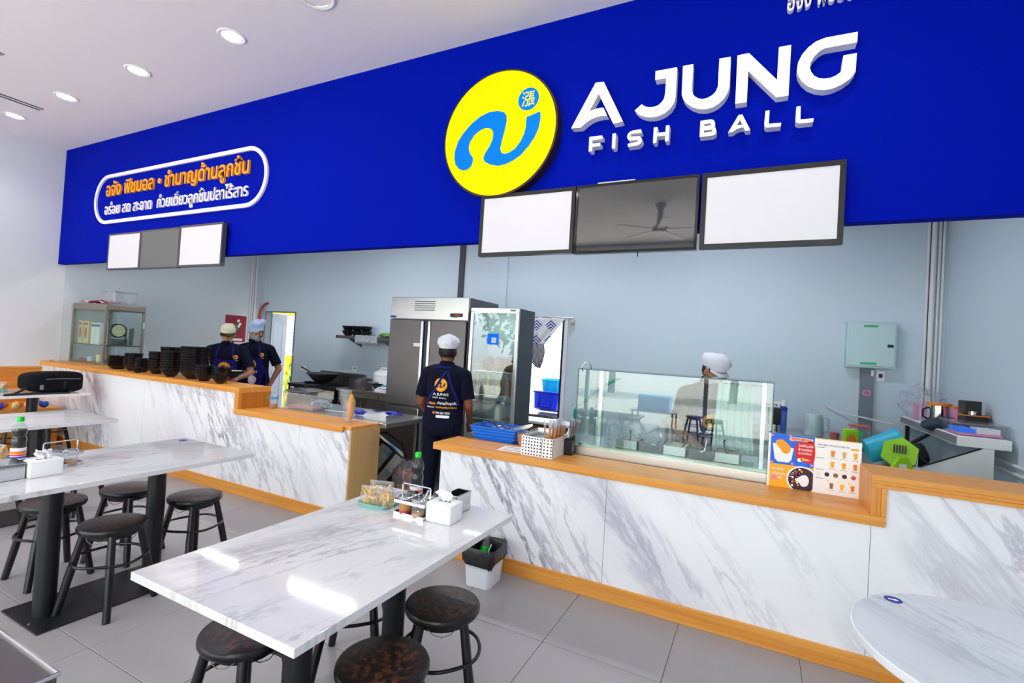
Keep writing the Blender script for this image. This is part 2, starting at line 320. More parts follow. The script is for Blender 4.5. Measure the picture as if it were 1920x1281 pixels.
# extra pattern materials
def two_tone(name, c0, c1, tex='noise', scale=10.0, lo=0.45, hi=0.55, rough=0.5, metal=0.0, radial=None):
    m = bpy.data.materials.new(name); m.use_nodes = True; nt = m.node_tree; p = nt.nodes['Principled BSDF']; L = nt.links.new
    tc = nd(nt, 'ShaderNodeTexCoord')
    if tex == 'noise': n = nd(nt, 'ShaderNodeTexNoise'); n.inputs['Detail'].default_value = 5; o = n.outputs['Fac']
    elif tex == 'vor': n = nd(nt, 'ShaderNodeTexVoronoi'); n.feature = 'SMOOTH_F1'; o = n.outputs['Distance']
    elif tex == 'wave': n = nd(nt, 'ShaderNodeTexWave'); n.inputs['Distortion'].default_value = 3.0; n.inputs['Detail'].default_value = 1; o = n.outputs['Fac']
    n.inputs['Scale'].default_value = scale; L(tc.outputs['Object'], n.inputs['Vector'])
    mr = nd(nt, 'ShaderNodeMapRange'); mr.inputs[1].default_value = lo; mr.inputs[2].default_value = hi; L(o, mr.inputs[0]); f = mr.outputs[0]
    if radial:   # pattern fades out beyond this radius from the object's own axis
        sx = nd(nt, 'ShaderNodeSeparateXYZ'); L(tc.outputs['Object'], sx.inputs[0]); cb = nd(nt, 'ShaderNodeCombineXYZ'); L(sx.outputs[0], cb.inputs[0]); L(sx.outputs[1], cb.inputs[1])
        ln = nd(nt, 'ShaderNodeVectorMath', operation='LENGTH'); L(cb.outputs[0], ln.inputs[0])
        r = nd(nt, 'ShaderNodeMapRange'); r.inputs[1].default_value = radial; r.inputs[2].default_value = radial * 0.85; L(ln.outputs['Value'], r.inputs[0])
        mu = nd(nt, 'ShaderNodeMath', operation='MULTIPLY'); L(f, mu.inputs[0]); L(r.outputs[0], mu.inputs[1]); f = mu.outputs[0]
    mx = nd(nt, 'ShaderNodeMix', data_type='RGBA'); mx.inputs[6].default_value = rgb(*c0); mx.inputs[7].default_value = rgb(*c1); L(f, mx.inputs[0]); L(mx.outputs[2], p.inputs['Base Color'])
    p.inputs['Roughness'].default_value = rough; p.inputs['Metallic'].default_value = metal
    MATS[name] = m
two_tone('stool_seat', (26, 21, 20), (96, 52, 24), 'noise', 46, 0.46, 0.64, 0.34, radial=0.135)
def chevron(name, c0, c1, period, stripe):
    """Leaf-like chevron print drawn in the object's XZ plane."""
    m = bpy.data.materials.new(name); m.use_nodes = True; nt = m.node_tree; p = nt.nodes['Principled BSDF']; L = nt.links.new
    tc = nd(nt, 'ShaderNodeTexCoord'); sp = nd(nt, 'ShaderNodeSeparateXYZ'); L(tc.outputs['Object'], sp.inputs[0])
    def op(o, a, b=None):
        n = nd(nt, 'ShaderNodeMath', operation=o)
        for i, q in enumerate((a, b)):
            if q is None: continue
            if isinstance(q, (int, float)): n.inputs[i].default_value = q
            else: L(q, n.inputs[i])
        return n.outputs[0]
    px_ = op('PINGPONG', sp.outputs[0], period); pz = op('PINGPONG', sp.outputs[2], period)
    st = op('FRACT', op('DIVIDE', op('SUBTRACT', sp.outputs[2], op('MULTIPLY', px_, -0.9)), stripe)); on = op('LESS_THAN', st, 0.5)
    dia = op('LESS_THAN', op('ADD', px_, pz), period * 0.86); f = op('MULTIPLY', on, dia)
    mx = nd(nt, 'ShaderNodeMix', data_type='RGBA'); mx.inputs[6].default_value = rgb(*c0); mx.inputs[7].default_value = rgb(*c1); L(f, mx.inputs[0]); L(mx.outputs[2], p.inputs['Base Color']); p.inputs['Roughness'].default_value = .9
    MATS[name] = m
chevron('curtain_print', (224, 224, 228), (24, 60, 150), 0.105, 0.042)
two_tone('curtain_dark', (196, 196, 200), (34, 34, 54), 'wave', 22, 0.4, 0.6, 0.9)
two_tone('check_cloth', (216, 222, 222), (150, 160, 168), 'vor', 60, 0.2, 0.3, 0.9)
two_tone('garden', (236, 190, 30), (120, 170, 90), 'noise', 9, 0.42, 0.58, 0.8)
two_tone('splash_bag', (206, 200, 186), (16, 120, 190), 'noise', 5.0, 0.45, 0.58, 0.6)
two_tone('plastic_wrap_red', (236, 220, 232), (196, 40, 90), 'noise', 14, 0.45, 0.55, 0.4)

XL, XR, YB, YF, ZC = -8.45, 1.63, 6.2, 3.12, 3.84
DC = 3.01                                   # counter front edge
# ================================================================== the setting
fl = MB().box(XL - .1, XR + .1, -3.95, YB + .1, -0.12, -0.004).build('floor', 'grout', kind='structure')
tile_me = MB().box(0.0015, 0.5985, 0.0015, 0.5985, -0.02, 0.0, 0.0015, seg=1).mesh('tile')
for i in range(17):
    for j in range(14):
        x = -8.735 + 0.6 * i; y = -1.77 + 0.6 * j
        if x > XR - 0.02 or y > YB - 0.05: continue
        me = tile_me
        if x < XL or x + 0.6 > XR or y + 0.6 > YB:
            me = MB().box(max(x, XL) - x + .0015, min(x + .5985, XR) - x, .0015, min(y + .5985, YB) - y, -0.02, 0, 0.0015, seg=1).mesh('tile')
        obj('tile', me, 'tile', fl, (x, y, 0))
MB().box(XL, XR, -3.95, -1.775, -0.02, 0).build('floor_front', 'tile', kind='structure')
MB().box(XL - .12, XL, -3.95, YB + .12, -.1, ZC + .1).build('wall_left', 'wall_paint', kind='structure')
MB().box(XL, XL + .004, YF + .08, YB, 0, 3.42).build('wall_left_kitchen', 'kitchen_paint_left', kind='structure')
MB().box(XR, XR + .12, -3.95, YB + .12, -.1, ZC + .1).build('wall_right', 'kitchen_paint', kind='structure')
MB().box(XL - .12, XR + .12, -3.95, YF + .08, ZC, ZC + .12).build('ceiling', 'ceiling_paint', kind='structure')
MB().box(XL - .12, XR + .12, YF + .08, YB + .12, 3.42, 3.54).build('ceiling_kitchen', 'ceiling_paint', kind='structure')
# back wall with two doorways
D1, D2 = (-8.36, -7.53), (-3.05, -2.33)
wb = MB()
for a, b, z0, z1 in ((XL - .12, D1[0], -.1, 3.5), (D1[1], D2[0], -.1, 3.5), (D2[1], XR + .12, -.1, 3.5), (D1[0], D1[1], 1.975, 3.5), (D2[0], D2[1], 1.985, 3.5)):
    wb.box(a, b, YB, YB + .12, z0, z1)
wb.build('wall_back', 'kitchen_paint', kind='structure')
MB().box(-4.06, -3.97, YB - .025, YB, 0, 3.42).build('trim_1', 'pillar_dark', kind='structure')
MB().box(-3.35, -3.24, YB - .02, YB, 0, 3.42).build('trim_2', 'kitchen_paint', kind='structure')
# blue bulkhead over the counter
MB().box(XL, XR, YF, YF + .08, 2.30, ZC + .05, 0.004).build('wall_bulkhead', 'fascia_blue', kind='structure')
# shop front behind the camera: slim mullions, lintel, open to the street
sf = MB()
for x in (XL + .04, -5.9, -3.4, -0.9, XR - .04): sf.box(x - .04, x + .04, -4.0, -3.9, 0, 3.5)
sf.box(XL, XR, -4.0, -3.9, 3.42, ZC + .1); sf.box(XL, XR, -4.0, -3.9, -.05, 0.08)
sf.build('wall_front', 'alu', kind='structure')
MB().box(-40, 30, -40, -4.0, -.2, -.1).build('pavement', 'concrete', kind='structure')
MB().box(-16, 9, YB + .12, 14, -.2, -.1).build('yard', 'concrete', kind='structure')
MB().box(-16, -5.6, YB + .12, 9.6, 2.75, 2.8).build('yard_light_blocker', 'outside_white', kind='structure')  # unseen slab added over the yard to cut the sky light on the louvres
# wainscot and bench on the left wall
ws = MB().box(XL, XL + .02, -1.5, DC + .03, 0.0, 0.905, 0.003).build('trim_3', 'wainscot', kind='structure')
MB().box(XL, XL + .03, -1.5, DC + .03, 0.905, 0.925, 0.003).build('trim_4', 'wood_y', kind='structure')
b = thing('wall_bench', 'long wooden bench built along the left wall, holding snack bags', 'bench', (XL + .02, 0, 0))
MB().box(0.0, 0.80, 0.2, DC - .06, 0.435, 0.475, 0.006).build('seat', 'wood_y', b); MB().box(0.02, 0.76, 0.2, DC - .06, 0.0, 0.435).build('front_panel', 'wainscot', b)

# ================================================================== counters
def counter(name, label, x0, x1, steps, endl, endr, seams):
    """steps: (xa, xb, ztop) runs; marble face panels, timber worktop edge with a mitred step."""
    t = thing(name, label, 'counter', (0, 0, 0))
    yb = DC + .345; ym = DC + .022
    for xa, xb, zt in steps:
        q = [xa] + [s for s in seams if xa < s < xb] + [xb]
        for a, c in zip(q, q[1:]): MB().box(a + .0012, c - .0012, ym, ym + .018, 0.10, zt - .026).build('marble_panel', 'counter_marble', t, smooth=0)
        MB().box(xa, xb, ym + .018, yb - .02, 0, zt - .05 if zt < .9 else zt - .05).build('carcass', 'plywood', t)
    MB().box(x0, x1, DC + .008, ym + .005, 0, 0.10, 0.003).build('skirting', 'wood_x', t)
    return t, yb
cl, yb = counter('counter_left', 'long marble counter with raised wooden top carrying stacks of black bowls', XL, -2.96, [(XL, -4.40, 1.0), (-4.40, -2.955, .80)], 0, 1, (-7.2, -5.98, -4.76, -3.54))
# worktop edges: upper run, riser, lower run
MB().box(XL - .0, -4.36, DC, yb, .95, 1.0, .003).build('worktop', 'wood_x', cl)
MB().box(-4.42, -4.36, DC, DC + .03, .80, .951, .002).build('riser_edge', 'wood_z', cl)
MB().box(-4.398, -4.36, DC + .03, yb, .80, .951).build('riser', 'wood_dark_z', cl)
MB().box(-4.42, -3.02, DC, DC + .03, .75, .80, .003).build('worktop_edge', 'wood_x', cl); MB().box(-4.36, -2.95, DC + .03, yb + .01, .775, .80, .002).build('worktop', 'wood_x', cl)
MB().box(-2.955, -2.937, DC + .022, yb + .02, 0, .774).build('end_panel', 'plywood', cl)
cr, yb = counter('counter_right', 'marble service counter with wooden ledge, glass food case behind it', -2.05, XR, [(-2.05, .545, .80), (.545, XR, 1.0)], 1, 0, (-0.80,))
MB().box(-2.11, .60, DC, yb, .75, .80, .003).build('worktop', 'wood_x', cr)
for k, (z0, z1, dy) in enumerate(((.975, 1.0, .0), (.958, .975, .006), (.94, .958, .0))):
    MB().box(.537, XR, DC + dy, DC + .04, z0, z1, .002).build('edge_moulding', 'wood_x', cr)
for k, (a, c, dy) in enumerate(((.537, .56, .0), (.56, .578, .006), (.578, .60, .0))):
    MB().box(a, c, DC + dy, DC + .04, .80, .94, .002).build('edge_moulding', 'wood_z', cr)
MB().box(.537, XR, DC + .04, yb, .96, 1.0).build('worktop', 'wood_x', cr); MB().box(.537, .56, DC + .04, yb, .80, .96).build('riser', 'wood_z', cr)
# fixed steel work benches behind the right counter
def steel_table(name, label, x0, x1, y0, y1, z, legs=True, shelf=False, sides=(-1, 1)):
    t = thing(name, label, 'work table', ((x0 + x1) / 2, (y0 + y1) / 2, 0)); w, d = (x1 - x0) / 2, (y1 - y0) / 2
    MB().box(-w, w, -d, d, z - .04, z, .003).build('table_top', 'steel', t)
    if legs:
        for sx in (-1, 1):
            for sy in sides: MB().tube([(sx * (w - .05), sy * (d - .05), 0), (sx * (w - .05), sy * (d - .05), z - .04)], .019, 10).build('leg', 'steel', t)
    if shelf: MB().box(-w + .03, w - .03, -d + .03, d - .03, .18, .2).build('lower_shelf', 'steel_dark', t)
    return t
steel_table('work_table', 'steel work table behind the right counter under the glass case', -2.0, 0.5, yb + .012, 3.95, .79)
steel_table('work_table', 'steel work table in the right corner piled with coloured plastic and cables', .58, 1.29, 3.75, 5.35, .80)
steel_table('work_table', 'steel work table along the back wall with kettle and jars', -.9, 1.2, 5.55, 6.12, .85)
steel_table('prep_table', 'steel preparation table behind the left counter with trays and gloves', -4.3, -2.87, yb + .015, 4.0, .80, sides=(1,))
steel_table('prep_table', 'steel side table behind the bowls, where two workers stand', -7.5, -4.9, yb + .03, 3.5, .90)

# ================================================================== sign and screens on the bulkhead
LET = {
'A': [(-1.188, 3.024), (-1.035, 3.304), (-0.98, 3.3), (-0.838, 3.015), (-0.9, 3.011), (-1.009, 3.225), (-1.068, 3.119), (-1.024, 3.128), (-0.991, 3.13), (-0.973, 3.128), (-0.945, 3.07), (-0.983, 3.074), (-1.018, 3.072), (-1.058, 3.061), (-1.091, 3.041), (-1.12, 3.019)],
'J': [(-0.649, 3.303), (-0.52, 3.301), (-0.52, 3.117), (-0.527, 3.081), (-0.547, 3.05), (-0.577, 3.027), (-0.613, 3.015), (-0.649, 3.012), (-0.686, 3.019), (-0.719, 3.033), (-0.746, 3.052), (-0.766, 3.074), (-0.723, 3.107), (-0.704, 3.09), (-0.675, 3.079), (-0.648, 3.077), (-0.621, 3.083), (-0.599, 3.101), (-0.588, 3.12), (-0.583, 3.147), (-0.582, 3.245), (-0.648, 3.247)],
'U': [(-0.486, 3.301), (-0.427, 3.301), (-0.426, 3.139), (-0.42, 3.117), (-0.407, 3.099), (-0.385, 3.083), (-0.361, 3.076), (-0.337, 3.078), (-0.311, 3.089), (-0.292, 3.108), (-0.281, 3.135), (-0.281, 3.302), (-0.22, 3.301), (-0.218, 3.126), (-0.226, 3.09), (-0.244, 3.058), (-0.272, 3.031), (-0.304, 3.016), (-0.341, 3.011), (-0.382, 3.018), (-0.421, 3.038), (-0.453, 3.066), (-0.473, 3.094), (-0.484, 3.125)],
'N': [(-0.184, 3.3), (-0.124, 3.302), (0.027, 3.115), (0.028, 3.301), (0.088, 3.301), (0.087, 3.016), (0.027, 3.016), (-0.123, 3.198), (-0.123, 3.016), (-0.182, 3.016)],
'G': [(0.395, 3.301), (0.394, 3.245), (0.251, 3.246), (0.226, 3.235), (0.201, 3.21), (0.185, 3.18), (0.183, 3.155), (0.19, 3.129), (0.206, 3.103), (0.228, 3.086), (0.253, 3.077), (0.283, 3.077), (0.307, 3.085), (0.329, 3.1), (0.336, 3.187), (0.395, 3.187), (0.393, 3.087), (0.374, 3.057), (0.338, 3.032), (0.298, 3.017), (0.256, 3.014), (0.217, 3.026), (0.178, 3.05), (0.148, 3.084), (0.129, 3.12), (0.122, 3.153), (0.126, 3.193), (0.144, 3.235), (0.173, 3.269), (0.206, 3.292), (0.248, 3.303)],
'F': [(-1.056, 2.946), (-0.969, 2.944), (-0.967, 2.922), (-1.034, 2.923), (-1.034, 2.898), (-0.98, 2.897), (-0.979, 2.876), (-1.033, 2.877), (-1.034, 2.849), (-1.055, 2.85)],
'I': [(-0.901, 2.945), (-0.879, 2.945), (-0.879, 2.848), (-0.9, 2.849)],
'S': [(-0.72, 2.947), (-0.714, 2.925), (-0.772, 2.927), (-0.782, 2.923), (-0.784, 2.913), (-0.775, 2.908), (-0.728, 2.905), (-0.714, 2.893), (-0.709, 2.876), (-0.714, 2.86), (-0.727, 2.85), (-0.739, 2.847), (-0.795, 2.846), (-0.799, 2.866), (-0.744, 2.867), (-0.734, 2.873), (-0.737, 2.884), (-0.786, 2.886), (-0.8, 2.897), (-0.805, 2.912), (-0.8, 2.93), (-0.787, 2.942), (-0.769, 2.947)],
'H': [(-0.64, 2.946), (-0.618, 2.946), (-0.619, 2.909), (-0.568, 2.908), (-0.567, 2.947), (-0.547, 2.947), (-0.548, 2.849), (-0.568, 2.849), (-0.568, 2.887), (-0.619, 2.888), (-0.62, 2.849), (-0.64, 2.848)],
'A2': [(-0.212, 2.852), (-0.161, 2.947), (-0.142, 2.947), (-0.096, 2.849), (-0.122, 2.85), (-0.153, 2.918), (-0.17, 2.886), (-0.155, 2.888), (-0.139, 2.887), (-0.131, 2.871), (-0.15, 2.871), (-0.168, 2.866), (-0.188, 2.852)],
'L1': [(-0.023, 2.947), (-0.003, 2.947), (-0.004, 2.871), (0.058, 2.868), (0.057, 2.848), (-0.01, 2.85), (-0.021, 2.856), (-0.026, 2.87)],
'L2': [(0.129, 2.946), (0.149, 2.946), (0.15, 2.871), (0.213, 2.868), (0.212, 2.848), (0.147, 2.85), (0.134, 2.856), (0.128, 2.866)],
}
GLY = [(-1.412, 3.165), (-1.407, 3.117), (-1.417, 3.05), (-1.442, 2.994), (-1.484, 2.935), (-1.542, 2.878), (-1.599, 2.847), (-1.658, 2.827), (-1.719, 2.822), (-1.782, 2.838), (-1.829, 2.863), (-1.845, 2.893), (-1.833, 2.927), (-1.8, 2.97), (-1.777, 3.018), (-1.773, 3.061), (-1.784, 3.09), (-1.81, 3.108), (-1.847, 3.114), (-1.892, 3.102), (-1.936, 3.072), (-1.97, 3.025), (-1.978, 2.982), (-1.964, 2.943), (-1.938, 2.912), (-1.932, 2.887), (-1.943, 2.848), (-1.974, 2.824), (-2.011, 2.82), (-2.05, 2.836), (-2.084, 2.873), (-2.098, 2.924), (-2.095, 2.981), (-2.071, 3.047), (-2.027, 3.106), (-1.961, 3.165), (-1.89, 3.206), (-1.819, 3.226), (-1.747, 3.224), (-1.697, 3.206), (-1.675, 3.179), (-1.671, 3.135), (-1.683, 3.067), (-1.701, 3.0), (-1.71, 2.946), (-1.699, 2.914), (-1.672, 2.901), (-1.629, 2.909), (-1.588, 2.93), (-1.553, 2.971), (-1.527, 3.021), (-1.515, 3.073), (-1.514, 3.141)]
def letters(root, keys, extra=None):
    for k in keys:
        f = MB().prism(LET[k], YF - .06, YF + .002).build('letter', 'letter_side', root, smooth=25)
        f.data.materials.append(MATS['letter_white'])
        for p in f.data.polygons:
            if p.normal.y < -0.9 and p.center.y < YF - .05: p.material_index = 1
sg = thing('sign_lettering', 'large raised white letters reading A JUNG on the blue bulkhead', 'sign')
letters(sg, ['A', 'J', 'U', 'N', 'G'])
sg2 = thing('sign_lettering', 'smaller raised white letters reading FISH BALL under the big name', 'sign')
letters(sg2, ['F', 'I', 'S', 'H', 'A2', 'L1', 'L2'])
def ring_prism(outer, holes, ya, yb_):
    """Flat letter with counters: outline and holes filled on both faces."""
    bm = bmesh.new(); fr = []
    for lp in [outer] + holes:
        vs = [bm.verts.new((x, ya, z)) for x, z in lp]; es = [bm.edges.new((vs[i], vs[(i + 1) % len(vs)])) for i in range(len(vs))]; fr += es
    r = bmesh.ops.triangle_fill(bm, edges=fr, use_beauty=True, normal=(0, -1, 0))
    fs = [g for g in r['geom'] if isinstance(g, bmesh.types.BMFace)]
    e = bmesh.ops.extrude_face_region(bm, geom=fs)
    for v in e['geom']:
        if isinstance(v, bmesh.types.BMVert): v.co.y = yb_
    bmesh.ops.recalc_face_normals(bm, faces=bm.faces)
    return bm
Bo = [(-0.368, 2.945), (-0.309, 2.945), (-0.295, 2.938), (-0.287, 2.924), (-0.286, 2.906), (-0.29, 2.897), (-0.279, 2.883), (-0.277, 2.867), (-0.281, 2.852), (-0.296, 2.847), (-0.368, 2.848)]
Bh = [[(-0.346, 2.923), (-0.309, 2.923), (-0.307, 2.909), (-0.346, 2.909)], [(-0.346, 2.885), (-0.301, 2.884), (-0.298, 2.870), (-0.346, 2.870)]]
f = MB().addbm(ring_prism(Bo, Bh, YF - .06, YF + .002)).build('letter', 'letter_side', sg2, smooth=25); f.data.materials.append(MATS['letter_white'])
for p in f.data.polygons:
    if abs(p.normal.y) > 0.9 and p.center.y < YF - .05: p.material_index = 1
lg = thing('round_logo_sign', 'round yellow lightbox with a blue swirl emblem and dark rim', 'sign')
MB().prism(disc(-1.74, 3.06, .462, 72), YF - .08, YF + .002).build('rim', 'sign_rim', lg)
MB().prism(disc(-1.74, 3.06, .448, 72), YF - .084, YF - .078).build('face', 'sign_yellow', lg)
MB().prism(smoothpoly(GLY[1:-1], 3) if 0 else GLY, YF - .086, YF - .083).build('emblem', 'sign_blue', lg)
dt = MB().prism(disc(-1.508, 3.268, .079, 40), YF - .086, YF - .083).build('emblem_dot', 'sign_blue', lg)
obj('character', text_mesh('\u6f32', (-1.557, -1.459, 3.215, 3.322), YF - .0875, bold=0.008), 'sign_yellow', dt)
# pill-shaped tagline on the left
tg = thing('tagline_sign', 'white pill-shaped outline with two lines of orange and white script on the bulkhead', 'sign')
o_ = rrect(-7.56, -4.30, 2.765, 3.375, .30, 12); i_ = rrect(-7.52, -4.34, 2.805, 3.335, .262, 12)
MB().addbm(ring_prism(o_, [i_], YF - .02, YF + .002)).build('outline', 'letter_print', tg)
split_words(text_mesh('อจัง ฟิชบอล • ชำนาญด้านลูกชิ้น', (-7.29, -4.58, 3.045, 3.305), YF - .02, .02, 0.012), 'script_word', 'letter_orange', tg, .035)
split_words(text_mesh('อร่อย สด สะอาด  ก๋วยเตี๋ยวลูกชิ้นปลาไร้สาร', (-7.305, -4.58, 2.835, 3.035), YF - .015, .015, 0.01), 'script_word', 'letter_print', tg, .028)
tp = thing('script_sign', 'white raised script high on the bulkhead above the main name', 'sign')
split_words(text_mesh('อจัง ฟิชบอล', (.06, .42, 3.515, 3.625), YF - .03, .03, 0.015), 'script_word', 'letter_print', tp, .012)
def screen(label, x0, x1, z0, z1, face, fm, bez=.02, y=3.05, top=None, cat='screen', name='menu_screen'):
    t = thing(name, label, cat, ((x0 + x1) / 2, y, (z0 + z1) / 2)); w, h = (x1 - x0) / 2, (z1 - z0) / 2
    MB().box(-w, w, .004, .04, -h, h, .003).build('housing', fm, t)
    fr = MB()
    for a, b_, c, d in ((-w, w, h - bez, h), (-w, w, -h, -h + bez), (-w, -w + bez, -h + bez, h - bez), (w - bez, w, -h + bez, h - bez)): fr.box(a, b_, -.004, .006, c, d)
    fr.build('bezel', fm, t)
    MB().box(-w + bez, w - bez, .0, .005, -h + bez, h - bez).build('panel', face, t)
    MB().box(-.1, .1, .04, .075, -h * .4, h * .5).build('wall_bracket', 'black_metal', t)
    return t
mat('frame_grey', (84, 84, 88), 0.4, metal=0.3); mat('tv_off', (14, 16, 20), 0.02, ior=2.1); mat('panel_off', (104, 104, 104), 0.45)
screen('blank white menu panel nearest the left wall', -7.02, -6.325, 2.18, 2.61, 'white_acrylic', 'frame_grey', .018)
screen('grey unlit menu panel between two white ones at left', -6.322, -5.572, 2.178, 2.615, 'panel_off', 'frame_grey', .014)
screen('blank white menu panel right of the grey one, under the tagline', -5.568, -4.835, 2.182, 2.622, 'white_acrylic', 'frame_grey', .02)
screen('blank white menu screen directly below the round logo', -1.847, -1.124, 2.176, 2.62, 'white_acrylic', 'black_plastic', .026)
tv = screen('dark switched-off television between two white menu screens', -1.118, -.352, 2.17, 2.62, 'tv_off', 'black_gloss', .016)
MB().tube([(.04, .0, -.225), (.04, .0, -.255)], .004, 6).build('cable_end', 'black_plastic', tv)
MB().box(-.24, .0, -.006, .01, .226, .233).build('camera_bar', 'alu', tv)
screen('blank white menu screen at right below FISH BALL', -.338, .372, 2.172, 2.62, 'white_acrylic', 'black_plastic', .028)

# ================================================================== ceiling fittings
def downlight(x, y, label, power=13):
    t = thing('downlight', label, 'ceiling light', (x, y, ZC), group='recessed ceiling downlights')
    MB().lathe([(.072, -.004), (.094, -.008), (.102, -.004), (.102, 0.0)], n=32).build('ring', 'white_plastic', t)
    MB().lathe([(0, -.003), (.073, -.003), (.073, 0)], n=32).build('diffuser', 'lamp_glow', t)
    l = bpy.data.lights.new('downlight_beam', 'SPOT'); l.energy = power; l.spot_size = 2.3; l.spot_blend = 0.9; l.shadow_soft_size = .07; l.color = (1, .97, .93)
    o = bpy.data.objects.new('downlight_beam', l); C.objects.link(o); o.location = (x, y, ZC - .03)
for i, x in enumerate((-7.69, -6.48, -5.14, -3.80)):
    downlight(x, 2.355, ('round ceiling downlight closest to the left wall', 'round ceiling downlight second from the left wall', 'round ceiling downlight third from the left wall', 'brightest round ceiling downlight, farthest from the left wall')[i])
sp = thing('ceiling_speaker', 'recessed round fitting with dark rings at the top of the photo', 'ceiling fitting', (-2.80, 2.28, ZC))
MB().lathe([(.105, -.006), (.125, -.012), (.135, -.008), (.135, 0)], n=36).build('trim_ring', 'white_plastic', sp)
MB().lathe([(.055, .03), (.09, .012), (.104, -.002), (.106, -.006)], n=36).build('reflector', 'steel_polish', sp)
MB().lathe([(0, .02), (.05, .02), (.058, .03)], n=28).build('lens', 'grey_plastic', sp)
for x in (-1.3, .2):
    downlight(x, 2.355, 'recessed ceiling downlight above the service counter, past the ceiling speaker', 13)
for x, y, i in ((-7.7, -.6, 0), (-5.1, -.6, 1), (-2.5, -.6, 2), (-.1, -.6, 3)):
    downlight(x, y, 'recessed ceiling downlight in the row nearer the street', 13)
sv = thing('ceiling_air_vent', 'thin double-slot air vent in the ceiling by the left wall', 'vent', (-7.15, 1.7, ZC))
for dx in (-.035, .035): MB().box(dx - .012, dx + .012, -.6, .7, -.004, .001).build('slot', 'pillar_dark', sv)
sv = thing('ceiling_air_vent', 'short dark slot vent in the ceiling at the left frame edge', 'vent', (-6.05, 1.3, ZC))
MB().box(-.03, .03, -.5, .45, -.004, .001).build('slot', 'shutter', sv)
for x in (-7.15, -4.9, -2.6, -.3):
    t = thing('tube_lamp', 'kitchen tube lamp hanging behind the bulkhead', 'ceiling light', (x, 4.7, 3.32), group='kitchen tube lamps')
    MB().box(-.6, .6, -.03, .03, .03, .07, .004).build('batten', 'white_plastic', t)
    MB().tube([(-.58, 0, .012), (.58, 0, .012)], .014, 10).build('tube', 'tube_glow', t)
    for dx in (-.4, .4): MB().tube([(dx, 0, .07), (dx, 0, .11)], .004, 6).build('hanger', 'steel', t)
    area('tube_lamp_light', (x, 4.7, 3.31), (0, 0, 0), 1.16, .03, 1.5 if x < -7 else 11, (.94, .98, 1))
# ceiling fan over the dining room (seen only in the dark television)
fn = thing('ceiling_fan', 'white ceiling fan mirrored in the dark television', 'fan', (-1.4, -1.4, ZC))
MB().lathe([(0, -.44), (.1, -.42), (.12, -.36), (.05, -.31), (.04, -.1), (.08, -.02), (.08, 0)], n=20).build('motor', 'white_plastic', fn)
for k in range(5): MB().box(.1, .68, -.055, .055, -.395, -.385, M=rot('Z', k * 2 * PI / 5)).build('blade', 'white_plastic', fn)
# ================================================================== dining tables and stools
def table(label, xc, y0, y1, w=.73, poles=((-.28), (.28)), z=.75):
    t = thing('dining_table', label, 'table', (xc, (y0 + y1) / 2, 0), group='marble dining tables'); d = (y1 - y0) / 2
    MB().box(-w / 2, w / 2, -d, d, z - .026, z, .002).build('table_top', 'table_marble', t)
    MB().box(-.2, .2, -.36, .36, .0, .008, .004).build('base_plate', 'black_metal', t)
    for y in (-.26, .24):
        MB().tube([(0, y, .006), (0, y, z - .04)], .047, 24).build('post', 'black_metal', t)
        MB().box(-.14, .14, y - .14, y + .14, z - .034, z - .025).build('mounting_plate', 'black_metal', t)
        MB().lathe([(0, .008), (.006, .008), (.006, .012), (0, .013)], (0.07, y - .08, 0), 10).build('bolt', 'steel', t)
    return t
table('nearest white marble table with snack tray and tissue box', -1.345, .866, 2.07, .735)
table('white marble table second from the camera, with soy bottle and tissue box', -3.235, .90, 2.11, .75)
table('white marble table third from the camera, empty far end', -5.045, .98, 2.19, .75)
table('white marble table farthest from the camera, under the black backpack', -7.02, 1.62, 2.83, .75)
def make_stool():
    t = thing('stool', '', 'stool', (0, 0, 0), group='black lacquered stools around the tables')
    MB().lathe([(0, .414), (.135, .414), (.15, .420), (.155, .430), (.155, .442), (.151, .449), (.146, .4505), (0, .4505)], n=40).build('seat', 'stool_seat', t)
    me = t.children[0].data; me.materials.append(MATS['stool_lacquer'])
    for p in me.polygons: p.material_index = 0 if p.normal.z > .9 else 1
    MB().lathe([(.10, .385), (.108, .385), (.112, .414), (.10, .414)], n=32, close=True).build('apron_ring', 'stool_lacquer', t)
    for k in range(4):
        a = PI / 4 + k * PI / 2
        ca, sa = math.cos(a), math.sin(a)
        MB().tube([(.118 * ca, .118 * sa, .415), (.165 * ca, .165 * sa, .2), (.207 * ca, .207 * sa, 0)], [.017, .0195, .0175], 14).build('leg', 'stool_lacquer', t)
    for z, r in ((.268, .163),):
        MB().tube([(r * math.cos(q * PI / 18), r * math.sin(q * PI / 18), z + .004 * math.sin(q * PI / 4.5)) for q in range(36)], .0075, 8, True).build('footrest_ring', 'stool_lacquer', t)
    for k in range(4):
        a = k * PI / 2
        MB().tube([(.112 * math.cos(a + j), .112 * math.sin(a + j), .40 - .03 * (1 - (j / .6) ** 2)) for j in (-.6, -.3, 0, .3, .6)], .0018, 5).build('wire_brace', 'steel_dark', t)
    return t
st0 = make_stool(); first = [True]
def stool(x, y, rz, label):
    if first[0]: first[0] = False; st0.location = (x, y, 0); st0.rotation_euler.z = rz; st0['label'] = label; return st0
    return dup(st0, (x, y, 0), rz, label)
stool(-1.068, 1.316, .2, 'black stool with flower-carved seat at the bottom edge, nearest table')
stool(-1.117, 1.736, .6, 'black stool with worn golden seat rim beside the white bin')
stool(-1.60, 1.20, .1, 'black stool half hidden under the left side of the nearest table')
stool(-1.62, 1.78, .5, 'black stool mostly hidden under the nearest table, behind its post')
stool(-3.08, 1.455, .35, 'black stool in front of the second table, standing over its base plate')
stool(-3.715, 1.44, .0, 'black stool on the far side of the second table, leftmost')
stool(-3.683, 1.817, .4, 'black stool on the far side of the second table, between the posts')
